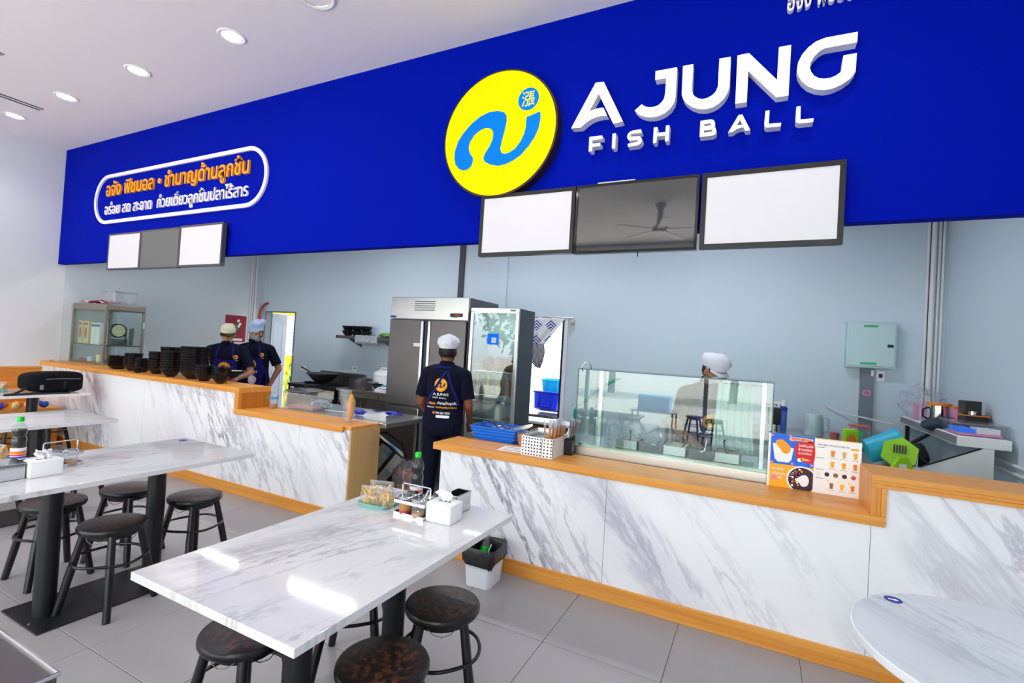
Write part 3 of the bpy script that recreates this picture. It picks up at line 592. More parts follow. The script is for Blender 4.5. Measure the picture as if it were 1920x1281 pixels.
stool(-3.215, 1.97, .15, 'black stool at the counter end of the second table')
stool(-4.86, 1.50, .3, 'black stool before the third table, only legs seen under the second table')
stool(-5.55, 1.55, .7, 'black stool behind the third table at the left edge')
stool(-4.9, 2.02, .4, 'black stool at the counter end of the third table')
stool(-6.85, 2.25, .2, 'black stool under the farthest table')
stool(-7.3, 2.72, .5, 'black stool by the wooden skirting beyond the third table')
# round table bottom right
t = thing('round_table', 'round white marble table with blue sticker at the right edge', 'table', (.677, 1.833, 0))
MB().lathe([(0, .724), (.381, .724), (.3838, .727), (.3838, .747), (.381, .75), (0, .75)], n=72).build('table_top', 'table_marble_round', t)
MB().tube([(0, 0, .02), (0, 0, .724)], .038, 20).build('post', 'black_metal', t); MB().lathe([(0, 0), (.24, 0), (.24, .012), (.05, .024), (0, .024)], n=36).build('base', 'black_metal', t)
s = MB().lathe([(0, 0), (.026, 0), (.026, .0006), (0, .0006)], n=30).build('sticker', 'sticker_blue', t, (-.232, .252, .7502))
MB().prism([(-.014, -.004), (.004, -.006), (.004, -.011), (.015, 0), (.004, .011), (.004, .006), (-.014, .004)], .0006, .0009, 'xy').build('sticker_mark', 'print_white', s)
# sticker on the second table
MB().lathe([(0, 0), (.025, 0), (.025, .0006), (0, .0006)], n=24).build('table_sticker', 'sticker_blue', loc=(-3.53, 2.05, .7502), label='small blue round sticker on the far end of the second table', cat='sticker')
# stainless steel table corner bottom left
t = thing('steel_trolley', 'stainless steel trolley top cut off at the bottom left corner', 'trolley', (-1.33, .545, 0))
MB().box(-.9, 0, -.55, 0, .71, .742, .004).build('top', 'steel_dark', t)
rm = MB(); rm.tube([(-.9, 0, .745), (0, 0, .745), (0, -.55, .745)], .006, 8); rm.build('rim', 'steel_polish', t)
for x in (-.85, -.05):
    for y in (-.5, -.05): MB().tube([(x, y, 0), (x, y, .71)], .014, 10).build('leg', 'steel', t)

# ================================================================== things on the nearest table
Z0 = .7503
def bottle(loc, label, h=.235):
    t = thing('soy_bottle', label, 'bottle', loc, group='green-capped soy sauce bottles'); k = h / .235
    pr = [(0, 0), (.026, 0), (.0305, .006), (.031, .075), (.0275, .083), (.0305, .095), (.031, .118), (.0245, .134), (.0305, .15), (.0318, .168), (.027, .187), (.0145, .205), (.013, .212)]
    MB().lathe([(r * k, z * k) for r, z in pr], n=28).build('body', 'clear_glass', t)
    MB().lathe([(max(0, r - .0009) * k, z * k + (.002 if i == 0 else 0)) for i, (r, z) in enumerate(pr[:10])] + [(0, .171 * k)], n=24).build('sauce', 'soy_dark', t)
    MB().lathe([(0, .234 * k), (.014 * k, .234 * k), (.0155 * k, .231 * k), (.0155 * k, .212 * k), (.0135 * k, .211 * k)][::-1], n=24).build('cap', 'bottle_green', t)
    lb = MB().lathe([(.0315 * k, .012 * k), (.0318 * k, .02 * k), (.0318 * k, .07 * k), (.0315 * k, .074 * k)], n=28).build('label_band', 'label_white', t)
    for c, z, q in (('label_orange', .05, .014), ('label_red', .036, .008), ('label_blue', .024, .009)):
        MB().lathe([(.0321 * k, (z - q / 2) * k), (.0321 * k, (z + q / 2) * k)], n=28).build('label_stripe', c, lb)
    return t
bottle((-1.46, 1.965, Z0), 'soy sauce bottle with bright green cap on the nearest table')
bottle((-3.55, 1.205, Z0), 'soy sauce bottle with bright green cap on the second table', .24)
# snack tray with clear bags
t = thing('snack_tray', 'mint green plastic tray under bags of fried snacks', 'tray', (-1.555, 1.815, Z0), .1)
pr = rrect(-.085, .085, -.075, .075, .03, 6); tr = MB()
tr.prism(rrect(-.07, .07, -.06, .06, .025, 6), 0, .003, 'xy')
n = len(pr); inner = rrect(-.07, .07, -.06, .06, .025, 6)
tr.add([(x, y, .001) for x, y in inner] + [(x, y, .018) for x, y in pr] + [(x * .98, y * .98, .0185) for x, y in pr], [(i, (i + 1) % n, n + (i + 1) % n, n + i) for i in range(n)] + [(n + i, n + (i + 1) % n, 2 * n + (i + 1) % n, 2 * n + i) for i in range(n)])
tr.build('tray', 'mint_plastic', t)
def snack(loc, rz, m, label, w=.055, h=.075, n=26):
    t = thing('snack_bag', label, 'snack', loc, rz, 'clear bags of fried snacks')
    bg_ = MB(); k = 12; rows = []
    for z, a, b_ in ((0, w * .75, .026), (.02, w * .92, .032), (h * .55, w, .033), (h * .85, w * .98, .02), (h, w * 1.02, .004), (h * 1.14, w * 1.0, .002)):
        rows.append([(a * math.copysign(abs(math.cos(q)) ** .6, math.cos(q)), b_ * math.copysign(abs(math.sin(q)) ** .6, math.sin(q)), z + random.uniform(-.002, .002)) for q in (2 * PI * i / k for i in range(k))])
    vs = sum(rows, []); fs = [(r * k + i, r * k + (i + 1) % k, (r + 1) * k + (i + 1) % k, (r + 1) * k + i) for r in range(5) for i in range(k)] + [tuple(range(k - 1, -1, -1))]
    bg_.add(vs, fs).build('bag', 'film', t)
    c = MB()
    for i in range(n):
        p = Vector((random.uniform(-w * .75, w * .75), random.uniform(-.02, .02), random.uniform(.008, h * .8))); d = Vector((random.gauss(0, .5), random.gauss(0, .4), random.gauss(0, .9))).normalized() * random.uniform(.012, .026)
        c.tube([p - d, p + d * .2 + Vector((0, .003, .002)), p + d], [.004, .006, .004], 5)
    c.build('fried_strips', m, t, kind='stuff')
    return t
snack((-1.575, 1.785, Z0 + .004), .35, 'crisp_gold', 'bag of golden fried strips at the front of the mint tray')
snack((-1.50, 1.80, Z0 + .004), -.2, 'crisp_gold', 'bag of golden fried strips beside the condiment rack', .04)
snack((-1.585, 1.86, Z0 + .004), .3, 'crisp_pale', 'bag of pale yellow crisps at the back of the mint tray', .06, .08)
# condiment caddy
def caddy(loc, rz, label, jars):
    t = thing('condiment_rack', label, 'rack', loc, rz, 'steel condiment racks')
    MB().box(-.078, .078, -.05, .05, 0, .003).build('base', 'black_plastic', t)
    for z0, z1 in ((0, .016), (.056, .07)):
        f = MB()
        for a, b_, c, d in ((-.08, .08, -.052, -.05), (-.08, .08, .05, .052), (-.08, -.078, -.05, .05), (.078, .08, -.05, .05)): f.box(a, b_, c, d, z0, z1)
        f.build('band', 'steel_polish', t)
    h = MB(); h.tube([(-.075, .0, .0), (-.075, .0, .125), (-.07, 0, .13), (.07, 0, .13), (.075, 0, .125), (.075, 0, 0)], .0035, 8); h.build('handle', 'steel_polish', t)
    return t
cd_ = caddy((-1.335, 1.80, Z0), .02, 'steel condiment rack with four jars on the nearest table', 1)
def jar(loc, label, m, m2, lid=True, lm='steel_polish'):
    t = thing('condiment_jar', label, 'jar', loc, 0, 'lidded condiment jars')
    MB().lathe([(0, 0), (.026, 0), (.030, .006), (.031, .07), (.0315, .075)], n=26).build('glass_body', 'clear_plastic', t)
    MB().lathe([(0, .002), (.0245, .002), (.0285, .008), (.029, .022), (0, .022)], n=22).build('contents', m, t)
    if m2: MB().lathe([(.0285, .0222), (.0293, .052), (0, .052)], n=22).build('contents_top', m2, t)
    if lid:
        MB().lathe([(.0335, .072), (.034, .078), (.03, .082), (0, .084)], n=26).build('lid', lm, t); MB().sph((0, 0, .089), .006).build('knob', 'clear_plastic', t)
    return t
jar((-1.372, 1.775, Z0 + .0035), 'jar of red chilli in oil in the condiment rack', 'chilli_red', 'chilli_oil')
jar((-1.300, 1.774, Z0 + .0035), 'jar of tan sauce in the condiment rack, front right', 'sauce_tan', None)
jar((-1.374, 1.828, Z0 + .0035), 'jar of sugar at the back of the condiment rack, left', 'sugar', None)
jar((-1.300, 1.828, Z0 + .0035), 'jar of dark vinegar at the back of the condiment rack, right', 'tea_brown', None)
t = thing('spoon', 'small steel spoon standing up in the tan sauce jar', 'spoon', (-1.29, 1.775, Z0 + .03))
MB().tube([(-.01, 0, 0), (.012, .0, .05), (.036, .004, .10)], [.003, .0035, .005], 8).build('handle', 'steel_polish', t); MB().sph((-.012, 0, -.006), .007, .004, .01).build('bowl', 'steel_polish', t)
def tissue_box(loc, rz, label, sx=.063, sy=.052, h=.083):
    t = thing('tissue_box', label, 'tissue box', loc, rz, 'white tissue boxes')
    MB().box(-sx, sx, -sy, sy, 0, h, .006, seg=3).build('case', 'white_plastic', t)
    k = 10; vs = []; fs = []
    for j in range(7):
        for i in range(k):
            u = i / (k - 1) - .5; hh = j / 6
            vs.append((u * (.045 + .03 * hh) + .008 * math.sin(hh * 5), .012 * math.sin(u * 12 + hh * 4) * (.4 + hh), h - .002 + .048 * hh * (1 - .5 * u * u) + .006 * math.sin(u * 17)))
    for j in range(6):
        for i in range(k - 1): fs.append((j * k + i, j * k + i + 1, (j + 1) * k + i + 1, (j + 1) * k + i))
    o = MB().add(vs, fs).build('tissue', 'tissue', t, smooth=60)
    md = o.modifiers.new('thickness', 'SOLIDIFY'); md.thickness = .0015
    sl = MB().add([(-.03, -.008, h + .0006), (.03, -.008, h + .0006), (.03, .008, h + .0006), (-.03, .008, h + .0006)], [(0, 1, 2, 3)]).build('slot', 'pillar_grey', t)
    return t
tissue_box((-1.193, 1.818, Z0), 0.03, 'white tissue box on the nearest table beside the condiment rack')
tissue_box((-3.145, 1.165, Z0), PI / 2, 'white tissue box on the second table beside a steel box', .065, .042, .082)
def steel_holder(loc, label, sx, sy, h, cat='holder'):
    t = thing('cutlery_box', label, cat, loc, 0, 'steel cutlery boxes')
    f = MB()
    for a, b_, c, d in ((-sx, sx, -sy, -sy + .002), (-sx, sx, sy - .002, sy), (-sx, -sx + .002, -sy, sy), (sx - .002, sx, -sy, sy)): f.box(a, b_, c, d, 0, h)
    f.box(-sx, sx, -sy, sy, 0, .002); f.build('body', 'steel_polish', t)
    f = MB(); f.tube([(-sx, -sy, h), (sx, -sy, h), (sx, sy, h), (-sx, sy, h)], .003, 6, True); f.build('rim', 'steel', t)
    return t
steel_holder((-1.215, 1.955, Z0), 'steel box behind the tissue box on the nearest table', .035, .06, .085)
h_ = steel_holder((-3.20, 1.035, Z0), 'steel box at the left frame edge on the second table', .07, .06, .075); MB().box(-.071, .071, -.061, .061, .0755, .079, .001).build('lid', 'steel_polish', h_)
caddy((-3.30, 1.29, Z0), PI / 2 + .1, 'steel condiment rack behind the bottle on the second table', 1)
jar((-3.27, 1.26, Z0 + .0035), 'steel-lidded jar at the front of the rack on the second table', 'tea_brown', None)
jar((-3.27, 1.325, Z0 + .0035), 'steel-lidded jar behind the tissue box on the second table', 'sauce_tan', None)
snack((-3.66, 1.16, Z0), .2, 'crisp_gold', 'bag of fried strips at the left frame edge on the second table', .05)
# bin by the counter
t = thing('waste_bin', 'small white waste bin with black liner by the counter', 'bin', (-1.525, 2.835, 0), .06)
def frustum(w0, d0, w1, d1, z0, z1, r=.03, cap=True):
    a = rrect(-w0, w0, -d0, d0, r, 5); b_ = rrect(-w1, w1, -d1, d1, r, 5); n = len(a)
    m = MB().add([(x, y, z0) for x, y in a] + [(x, y, z1) for x, y in b_], [(i, (i + 1) % n, n + (i + 1) % n, n + i) for i in range(n)] + ([tuple(range(n - 1, -1, -1))] if cap else []))
    return m
frustum(.085, .10, .10, .118, 0, .235).build('body', 'bin_white', t)
lv = []; lf = []; n = 44
base = rrect(-.106, .106, -.124, .124, .035, 10); n = len(base)
prof = [(1.03, .150), (1.05, .165), (1.06, .20), (1.05, .235), (1.0, .247), (.93, .24), (.88, .18), (.84, .10), (.5, .08)]
for k, (s_, z) in enumerate(prof):
    for i, (x, y) in enumerate(base):
        w = .012 * noise.noise((i * .45, k * .6, 2)) + (.006 * noise.noise((i * 1.3, k, 5)))
        lv.append((x * (s_ + w * 4 * (k < 7)), y * (s_ + w * 4 * (k < 7)), z + (w * 2.2 if k in (0, 4, 5) else w) + (.02 * math.sin(i * .3) if k == 0 else 0)))
for k in range(len(prof) - 1):
    for i in range(n): lf.append((k * n + i, k * n + (i + 1) % n, (k + 1) * n + (i + 1) % n, (k + 1) * n + i))
lf.append(tuple((len(prof) - 1) * n + i for i in range(n)))
MB().add(lv, lf).build('liner', 'bin_liner', t, smooth=60)
bt = thing('discarded_bottle', 'empty green-labelled bottle lying in the waste bin', 'bottle', (-1.56, 2.87, .10)); Mx = rot('X', -.35)
MB().lathe([(0, 0), (.028, 0), (.03, .06), (.03, .12), (.013, .16), (.013, .17)], n=18, M=Mx).build('body', 'clear_plastic', bt); MB().lathe([(.0306, .05), (.0308, .10)], n=18, M=Mx).build('label_band', 'bottle_green', bt); MB().lathe([(.015, .168), (.015, .182), (0, .183)], n=14, M=Mx).build('cap', 'bottle_green', bt)
MB().tube([(-1.52, 2.82, .12), (-1.485, 2.84, .245)], .004, 6).build('drinking_straw', 'white_plastic', label='white straw sticking up in the waste bin', cat='straw')
# backpack and snacks on the farthest table
t = thing('backpack', 'black backpack lying on the farthest table', 'backpack', (-6.93, 2.58, Z0), 0)
bm = bmesh.new(); bmesh.ops.create_cube(bm, size=1); bmesh.ops.subdivide_edges(bm, edges=bm.edges, cuts=6, use_grid_fill=True)
for v in bm.verts:
    p = v.co * 2; l = (abs(p.x) ** 6 + abs(p.y) ** 6 + abs(p.z) ** 6) ** (1 / 6); p = p / max(l, 1e-6) * 1.0
    hz = 1 - .25 * max(0, -p.y) ** 2
    v.co = Vector((p.x * .14, p.y * .25, .112 + p.z * .112 * hz)) * 1.0 + Vector((0, 0, .004 * noise.noise(p * 3)))
MB().addbm(bm).build('body', 'backpack', t, smooth=60)
MB().box(.132, .152, -.12, .16, .03, .14, .012).build('front_pocket', 'backpack', t)
MB().box(.152, .156, .05, .07, .05, .13).build('zip', 'backpack_trim', t); MB().tube([(.15, -.1, .15), (.158, .02, .155), (.15, .2, .15)], .004, 6).build('zip', 'grey_plastic', t)
MB().box(.146, .15, -.145, -.115, .04, .09).build('patch', 'grey_plastic', t)
MB().tube([(.12, -.24, .06), (.2, -.36, .012), (.24, -.45, .008), (.22, -.2, .008), (.25, .0, -.002), (.24, .06, .0), (.15, .12, .02)], .013, 8).build('strap', 'backpack_trim', t)
snack((-7.15, 2.25, Z0), .4, 'crisp_pale', 'bag of pale crisps beside the backpack on the farthest table', .06, .09)
snack((-7.05, 2.17, Z0), 1.2, 'crisp_gold', 'bag of golden strips left of the backpack on the farthest table', .05, .07)
MB().prism(rrect(-.09, .09, -.07, .07, .03, 5), 0, .014, 'xy').build('snack_tray', 'mint_plastic', loc=(-7.13, 2.2, Z0 - .0), rotz=.3, label='mint green tray under bags beside the backpack', cat='tray')
# snack bags on the wall bench
for i in range(14):
    x = -7.80 + .12 * (i % 2) + random.uniform(-.03, .03); y = 1.95 + .066 * i
    m = ('crisp_gold', 'label_blue', 'carton_red', 'crisp_pale', 'label_orange', 'sugar')[i % 6]
    nm = ('golden', 'blue', 'pinkish', 'pale yellow', 'orange', 'white')[i % 6]
    bm = bmesh.new(); bmesh.ops.create_icosphere(bm, subdivisions=2, radius=1)
    for v in bm.verts:
        p = v.co.copy(); v.co = Vector((p.x * .055, p.y * .036, .042 + p.z * .042)) * (1 + .3 * noise.noise(p * 2.6 + Vector((i, 0, 0))))
    o = MB().addbm(bm).build('snack_packet', m, loc=(x, y, .478), rotz=i, label='%s snack packet on the wall bench, %s in the row' % (nm, ('first', 'second', 'third', 'fourth', 'fifth', 'sixth', 'seventh', 'eighth', 'ninth', 'tenth', 'eleventh', 'twelfth', 'thirteenth', 'last')[i]), cat='snack', group='snack packets on the bench')
ORD = ('lowest', 'second-lowest', 'third-lowest', 'fourth-lowest', 'fifth-lowest', 'sixth-lowest', 'seventh-lowest', 'eighth-lowest', 'ninth-lowest', 'tenth-lowest', 'eleventh-lowest', 'twelfth-lowest')
# ================================================================== on and behind the left counter
ZU, ZL = 1.0005, .8005
t = thing('cupboard', 'white cupboard carrying the glass display cabinet behind the counter', 'cupboard', (XL + .02, 3.37, 0))
MB().box(0, .95, 0, .5, 0, .994, .004).build('body', 'white_matt', t)
t = thing('display_cabinet', 'glass display cabinet with bronze frame on the left end of the counter', 'cabinet', (XL + .01, 3.31, ZU)); w, d, h = .88, .465, .80
f = MB().box(0, w, 0, d, h - .085, h, .012); f.build('top_hood', 'champagne_metal', t)
MB().box(0, w, 0, d, 0, .02, .003).build('base', 'champagne_metal', t)
for x in (0, w - .03):
    for y in (0, d - .03): MB().box(x, x + .03, y, y + .03, .02, h - .085, .004).build('post', 'champagne_metal', t)
MB().box(.03, w - .03, .01, .014, .02, h - .085).build('front_pane', 'clear_glass', t)
MB().box(w - .016, w - .012, .03, d - .03, .02, h - .085).build('side_pane', 'clear_glass', t)
sh = MB().box(.03, w - .03, .03, d - .03, .245, .253).build('glass_shelf', 'smoke_glass', t); MB().box(w - .03, w - .012, .03, d - .03, .25, .262).build('shelf_rail', 'champagne_metal', sh)
MB().box(w - .002, w + .012, d - .02, d - .012, .5, .58, M=None).build('paper_tag', 'paper', t)
def carton(loc, w, d, h, m, label, oval=None, band=None):
    t = thing('carton', label, 'box', loc, 0, 'packets inside the glass cabinet')
    MB().box(-w / 2, w / 2, -d / 2, d / 2, 0, h, .004).build('box', m, t)
    if oval: MB().prism([(x * w * .3, h * .48 + z * h * .24) for x, z in disc(0, 0, 1, 20)], -d / 2 - .001, -d / 2 - .0002).build('printed_oval', oval, t); MB().box(-w * .4, w * .4, -d / 2 - .001, -d / 2, h * .8, h * .92).build('printed_band', oval, t)
    if band: MB().box(-w / 2, w / 2, -d / 2 - .001, -d / 2, h * .82, h * .93).build('printed_band', band, t); MB().box(-w * .01, w * .01, -d / 2 - .001, -d / 2, h * .05, h * .8).build('printed_line', 'paper_blue', t)
    return t
z = ZU + .254
carton((-8.33, 3.42, z), .11, .1, .31, 'carton_yellow', 'cream carton with red oval nearest the wall in the glass cabinet', 'carton_red')
carton((-8.18, 3.42, z), .13, .1, .31, 'carton_yellow', 'cream carton with red oval in the middle of the glass cabinet', 'carton_red')
carton((-8.09, 3.46, z), .05, .1, .29, 'carton_red', 'narrow pink carton edge in the glass cabinet')
carton((-7.93, 3.42, z), .22, .1, .29, 'paper', 'white box with blue and orange printed bands in the glass cabinet', None, 'label_blue')
t = thing('lidded_pot', 'dark pot with cream lid tilted inside the glass cabinet', 'pot', (-7.72, 3.52, z + .20)); Mx = rot('Y', PI / 2) @ rot('X', .0)
MB().lathe([(0, -.02), (.085, -.02), (.095, 0), (.095, .05), (.09, .055)], n=26, M=Mx).build('bowl', 'black_ceramic', t); MB().lathe([(.078, .02), (.078, .054), (0, .056)], n=24, M=Mx).build('lid', 'cream', t)
for i in range(5): MB().lathe([(0, 0), (.07, 0), (.09, .012), (.088, .014), (.068, .004), (0, .004)], n=24).build('plate', 'grey_plastic', loc=(-7.70, 3.53, z + .001 + .018 * i), label='%s grey plate of the pile in the glass cabinet under the pot' % (ORD[i] if i < 4 else 'topmost'), cat='plate', group='plates inside the glass cabinet')
for i in range(9): MB().lathe([(0, 0), (.05, 0), (.055, .16), (.053, .16), (.048, .004), (0, .004)], n=18).build('clear_cup', 'clear_plastic', loc=(-7.70 + .0 * i, 3.66, z + .001 + .011 * i), label='clear plastic cup in the nested stack inside the glass cabinet', cat='cup', group='nested clear cups in the glass cabinet')
for i, (x, m, nm) in enumerate(((-8.30, 'chilli_red', 'red packet'), (-8.20, 'carton_red', 'flat pink packet'), (-8.08, 'label_white', 'white spice tub'), (-7.98, 'clear_plastic', 'clear tub'), (-7.85, 'cream', 'cream tub with orange lid'))):
    t = thing('small_tub', nm + ' on the floor of the glass cabinet', 'tub', (x, 3.40, ZU + .021), 0, 'small tubs in the glass cabinet')
    hh = (.03, .025, .06, .05, .11)[i]
    MB().lathe([(0, 0), (.03, 0), (.034, hh * .8), (.03, hh)], n=18).build('body', m, t); MB().lathe([(.031, hh * .9), (.034, hh), (0, hh + .003)], n=18).build('lid', 'label_orange' if i == 4 else m, t)
# on top of the cabinet
bm = bmesh.new(); bmesh.ops.create_grid(bm, x_segments=18, y_segments=12, size=.5)
for v in bm.verts: v.co = Vector((v.co.x * .56, v.co.y * .34, .03 + .028 * noise.noise(v.co * 7) + .02 * noise.noise(v.co * 15) - .02 * (abs(v.co.x * 2) ** 3)))
o = MB().addbm(bm).build('plastic_wrap', 'plastic_wrap_red', loc=(-8.05, 3.52, ZU + .812), label='crumpled pink and red plastic wrapper on top of the glass cabinet', cat='wrapper', smooth=60); o.modifiers.new('t', 'SOLIDIFY').thickness = .004
def clear_box(loc, w, d, h, label, m='tub_plastic', lid=True, lidm=None, rz=0, group=None):
    t = thing('clear_container', label, 'container', loc, rz, group)
    b_ = frustum(w * .46, d * .46, w * .5, d * .5, 0, h, .02); b_.build('body', m, t)
    r = MB(); r.tube([(x, y, h) for x, y in rrect(-w * .5, w * .5, -d * .5, d * .5, .02, 4)], .004, 6, True); r.build('rim', m, t)
    if lid: MB().prism(rrect(-w * .53, w * .53, -d * .53, d * .53, .02, 4), h + .003, h + .009, 'xy').build('lid', lidm or m, t)
    return t
clear_box((-7.78, 3.56, ZU + .801), .30, .28, .17, 'clear plastic food container on top of the glass cabinet')
MB().lathe([(0, 0), (.012, .004), (.02, .012), (.01, .02), (0, .022)], n=12).build('yellow_pebble', 'noodle_yellow', loc=(-8.30, 3.07, ZU), label='small yellow blob at the left end of the wooden counter top', cat='scrap')
# black bowls, every bowl its own object
def bowl_mesh(r, h, n=28):
    return MB().lathe([(0, h * .06), (r * .42, h * .06), (r * .42, 0), (r * .5, 0), (r * .52, h * .1), (r * .78, h * .38), (r * .95, h * .8), (r, h), (r * .965, h), (r * .9, h * .78), (r * .72, h * .4), (r * .4, h * .14), (0, h * .12)], n=n).mesh('bowl')
def stack(x, y, z, r, h, step, n, label, name='bowl', cat='bowl', m='black_ceramic', tilt=0):
    me = bowl_mesh(r, h)
    for i in range(n):
        o = obj(name, me, m, loc=(x + random.uniform(-.003, .003), y + random.uniform(-.003, .003), z + step * i), label=('%s %s' % (ORD[i] if i < n - 1 else 'topmost', label)), cat=cat, group=label.split(' in ')[-1])
        o.rotation_euler.z = random.random() * 6
Y = 3.19
stack(-6.90, 3.19, ZU, .112, .05, .022, 6, 'black shallow dish in the leftmost low stack beside the glass cabinet')
stack(-6.60, 3.20, ZU, .095, .085, .03, 5, 'black bowl in the second stack from the glass cabinet')
stack(-6.39, 3.20, ZU, .078, .06, .025, 5, 'black small bowl in the low third stack')
stack(-6.29, 3.10, ZU, .05, .04, .018, 2, 'black sauce bowl in the tiny pair before the tall stacks')
stack(-6.13, 3.21, ZU, .085, .07, .03, 7, 'black bowl in the first of the tall stacks')
stack(-5.93, 3.26, ZU, .118, .085, .0285, 9, 'black wide bowl in the tall wide stack behind another')
stack(-5.70, 3.13, ZU, .083, .07, .03, 8, 'black bowl in the tall narrow stack just left of the biggest')
stack(-5.40, 3.20, ZU, .138, .095, .0225, 12, 'black large bowl in the biggest and widest stack')
stack(-5.12, 3.14, ZU, .088, .085, .026, 4, 'black bowl in the short stack just right of the biggest')
stack(-4.92, 3.20, ZU, .086, .08, .026, 4, 'black bowl in the short stack second from the right end')
stack(-4.82, 3.12, ZU, .062, .045, .0165, 5, 'black small bowl in the rightmost stack with pale rims')
t = thing('plastic_glove', 'crumpled clear plastic glove at the back of the bowl counter', 'glove', (-4.62, 3.32, ZU))
bm = bmesh.new(); bmesh.ops.create_icosphere(bm, subdivisions=3, radius=1)
for v in bm.verts: p = v.co.copy(); v.co = Vector((p.x * .05, p.y * .03, .045 + p.z * .045)) * (1 + .35 * noise.noise(p * 2.5))
MB().addbm(bm).build('crumple', 'film', t, smooth=60)
# lower wooden run: cup, container, cloth, yellow bag
t = thing('drink_cup', 'clear cup with blue band and pink drink beside the wooden riser', 'cup', (-4.245, 3.30, ZL))
MB().lathe([(0, 0), (.034, 0), (.046, .13), (.044, .13), (.032, .004), (0, .004)], n=22).build('cup', 'clear_plastic', t); MB().lathe([(0, .004), (.033, .004), (.036, .04), (0, .04)], n=20).build('drink', 'tea_pink', t); MB().lathe([(.044, .092), (.0452, .105)], n=22).build('band', 'turquoise', t)
t = clear_box((-4.02, 3.52, ZL), .44, .26, .155, 'clear plastic tub with tongs across it behind the wooden counter', lid=False)
MB().box(-.18, .18, -.10, .10, .006, .035, .01).build('contents', 'tea_pink', t)
t = thing('tongs', 'long steel tongs lying across the clear tub', 'tongs', (-4.15, 3.5, ZL + .17), -.25)
for s_ in (-1, 1): MB().tube([(-.12, s_ * .012, .02), (.1, s_ * .02, .012), (.36, s_ * .012, -.05)], [.007, .005, .004], 6).build('arm', 'steel_polish', t)
MB().sph((-.13, 0, .022), .018, .02, .012).build('hinge', 'steel_polish', t)
t = thing('pan_cover', 'wide steel pan cover beside the clear tub', 'pan cover', (-4.22, 3.66, ZL + .155))
MB().lathe([(.19, 0), (.19, .006), (.12, .022), (0, .03)], n=32).build('disc', 'steel_dark', t); MB().sph((0, 0, .04), .016).build('knob', 'black_plastic', t)
def crumple(name, loc, sx, sy, sz, m, label, cat, sub=3, amp=.35, fr=2.5, seed=0):
    bm = bmesh.new(); bmesh.ops.create_icosphere(bm, subdivisions=sub, radius=1)
    for v in bm.verts:
        p = v.co.copy(); k = 1 + amp * noise.noise(p * fr + Vector((seed, 0, 0))) + amp * .5 * noise.noise(p * fr * 2.3 + Vector((0, seed, 0)))
        v.co = Vector((p.x * sx * k, p.y * sy * k, max(0, sz + p.z * sz * k)))
    return MB().addbm(bm).build(name, m, loc=loc, label=label, cat=cat, smooth=60)
crumple('cleaning_cloth', (-3.92, 3.60, .8005), .11, .07, .045, 'check_cloth', 'crumpled white kitchen cloth on the steel preparation table', 'cloth', 4, .45, 3.0, 3)
t = thing('produce_bag', 'clear plastic bag with yellow food standing on the end of the lower counter', 'bag', (-3.19, 3.24, ZL), .1)
vs = []; fs = []; k = 16; rows = ((0, .045, .03), (.03, .055, .036), (.12, .066, .045), (.20, .078, .04), (.25, .055, .025), (.275, .07, .02))
for j, (z, a, b_) in enumerate(rows):
    for i in range(k): q = 2 * PI * i / k; e = 1 + .22 * noise.noise((math.cos(q) * 1.6, math.sin(q) * 1.6, j * .7)); vs.append((a * math.cos(q) * e - .01 * j * (j > 2), b_ * math.sin(q) * e, z + (.02 * noise.noise((i, j, 2)) if j else 0)))
for j in range(5):
    for i in range(k): fs.append((j * k + i, j * k + (i + 1) % k, (j + 1) * k + (i + 1) % k, (j + 1) * k + i))
fs.append(tuple(range(k - 1, -1, -1))); MB().add(vs, fs).build('bag', 'film', t, smooth=60)
bm = bmesh.new(); bmesh.ops.create_icosphere(bm, subdivisions=3, radius=1)
for v in bm.verts: p = v.co.copy(); v.co = Vector((.022 + p.x * .032, p.y * .026, .125 + p.z * .115)) * (1 + .08 * noise.noise(p * 6))
MB().addbm(bm).build('contents', 'noodle_yellow', t, smooth=60)
# prep table contents
t = thing('steel_tray', 'long white-lit steel tray on the preparation table', 'tray', (-3.28, 3.72, .8005))
MB().box(-.22, .22, -.13, .13, 0, .003).build('bottom', 'steel_polish', t)
r = MB()
for a, b_, c, d in ((-.22, .22, -.13, -.127), (-.22, .22, .127, .13), (-.22, -.217, -.13, .13), (.217, .22, -.13, .13)): r.box(a, b_, c, d, .003, .03)
r.build('rim', 'steel_polish', t)
crumple('rubber_glove', (-3.40, 3.60, .805), .07, .04, .022, 'glove_blue', 'blue rubber glove on the steel tray, near the yellow bag', 'glove', 3, .4, 2, 1)
crumple('rubber_glove', (-3.14, 3.78, .805), .09, .04, .02, 'glove_blue', 'blue rubber glove at the far end of the steel tray', 'glove', 3, .5, 2, 5)
crumple('rubber_glove', (-3.62, 3.66, .8005), .05, .04, .015, 'glove_blue', 'dark blue glove half hidden behind the yellow bag', 'glove', 3, .4, 2, 9)
MB().tube([(-3.78, 3.52, .812), (-3.5, 3.58, .812)], .006, 8).build('kitchen_skewer', 'steel', label='thin steel skewer lying by the cloth', cat='skewer')
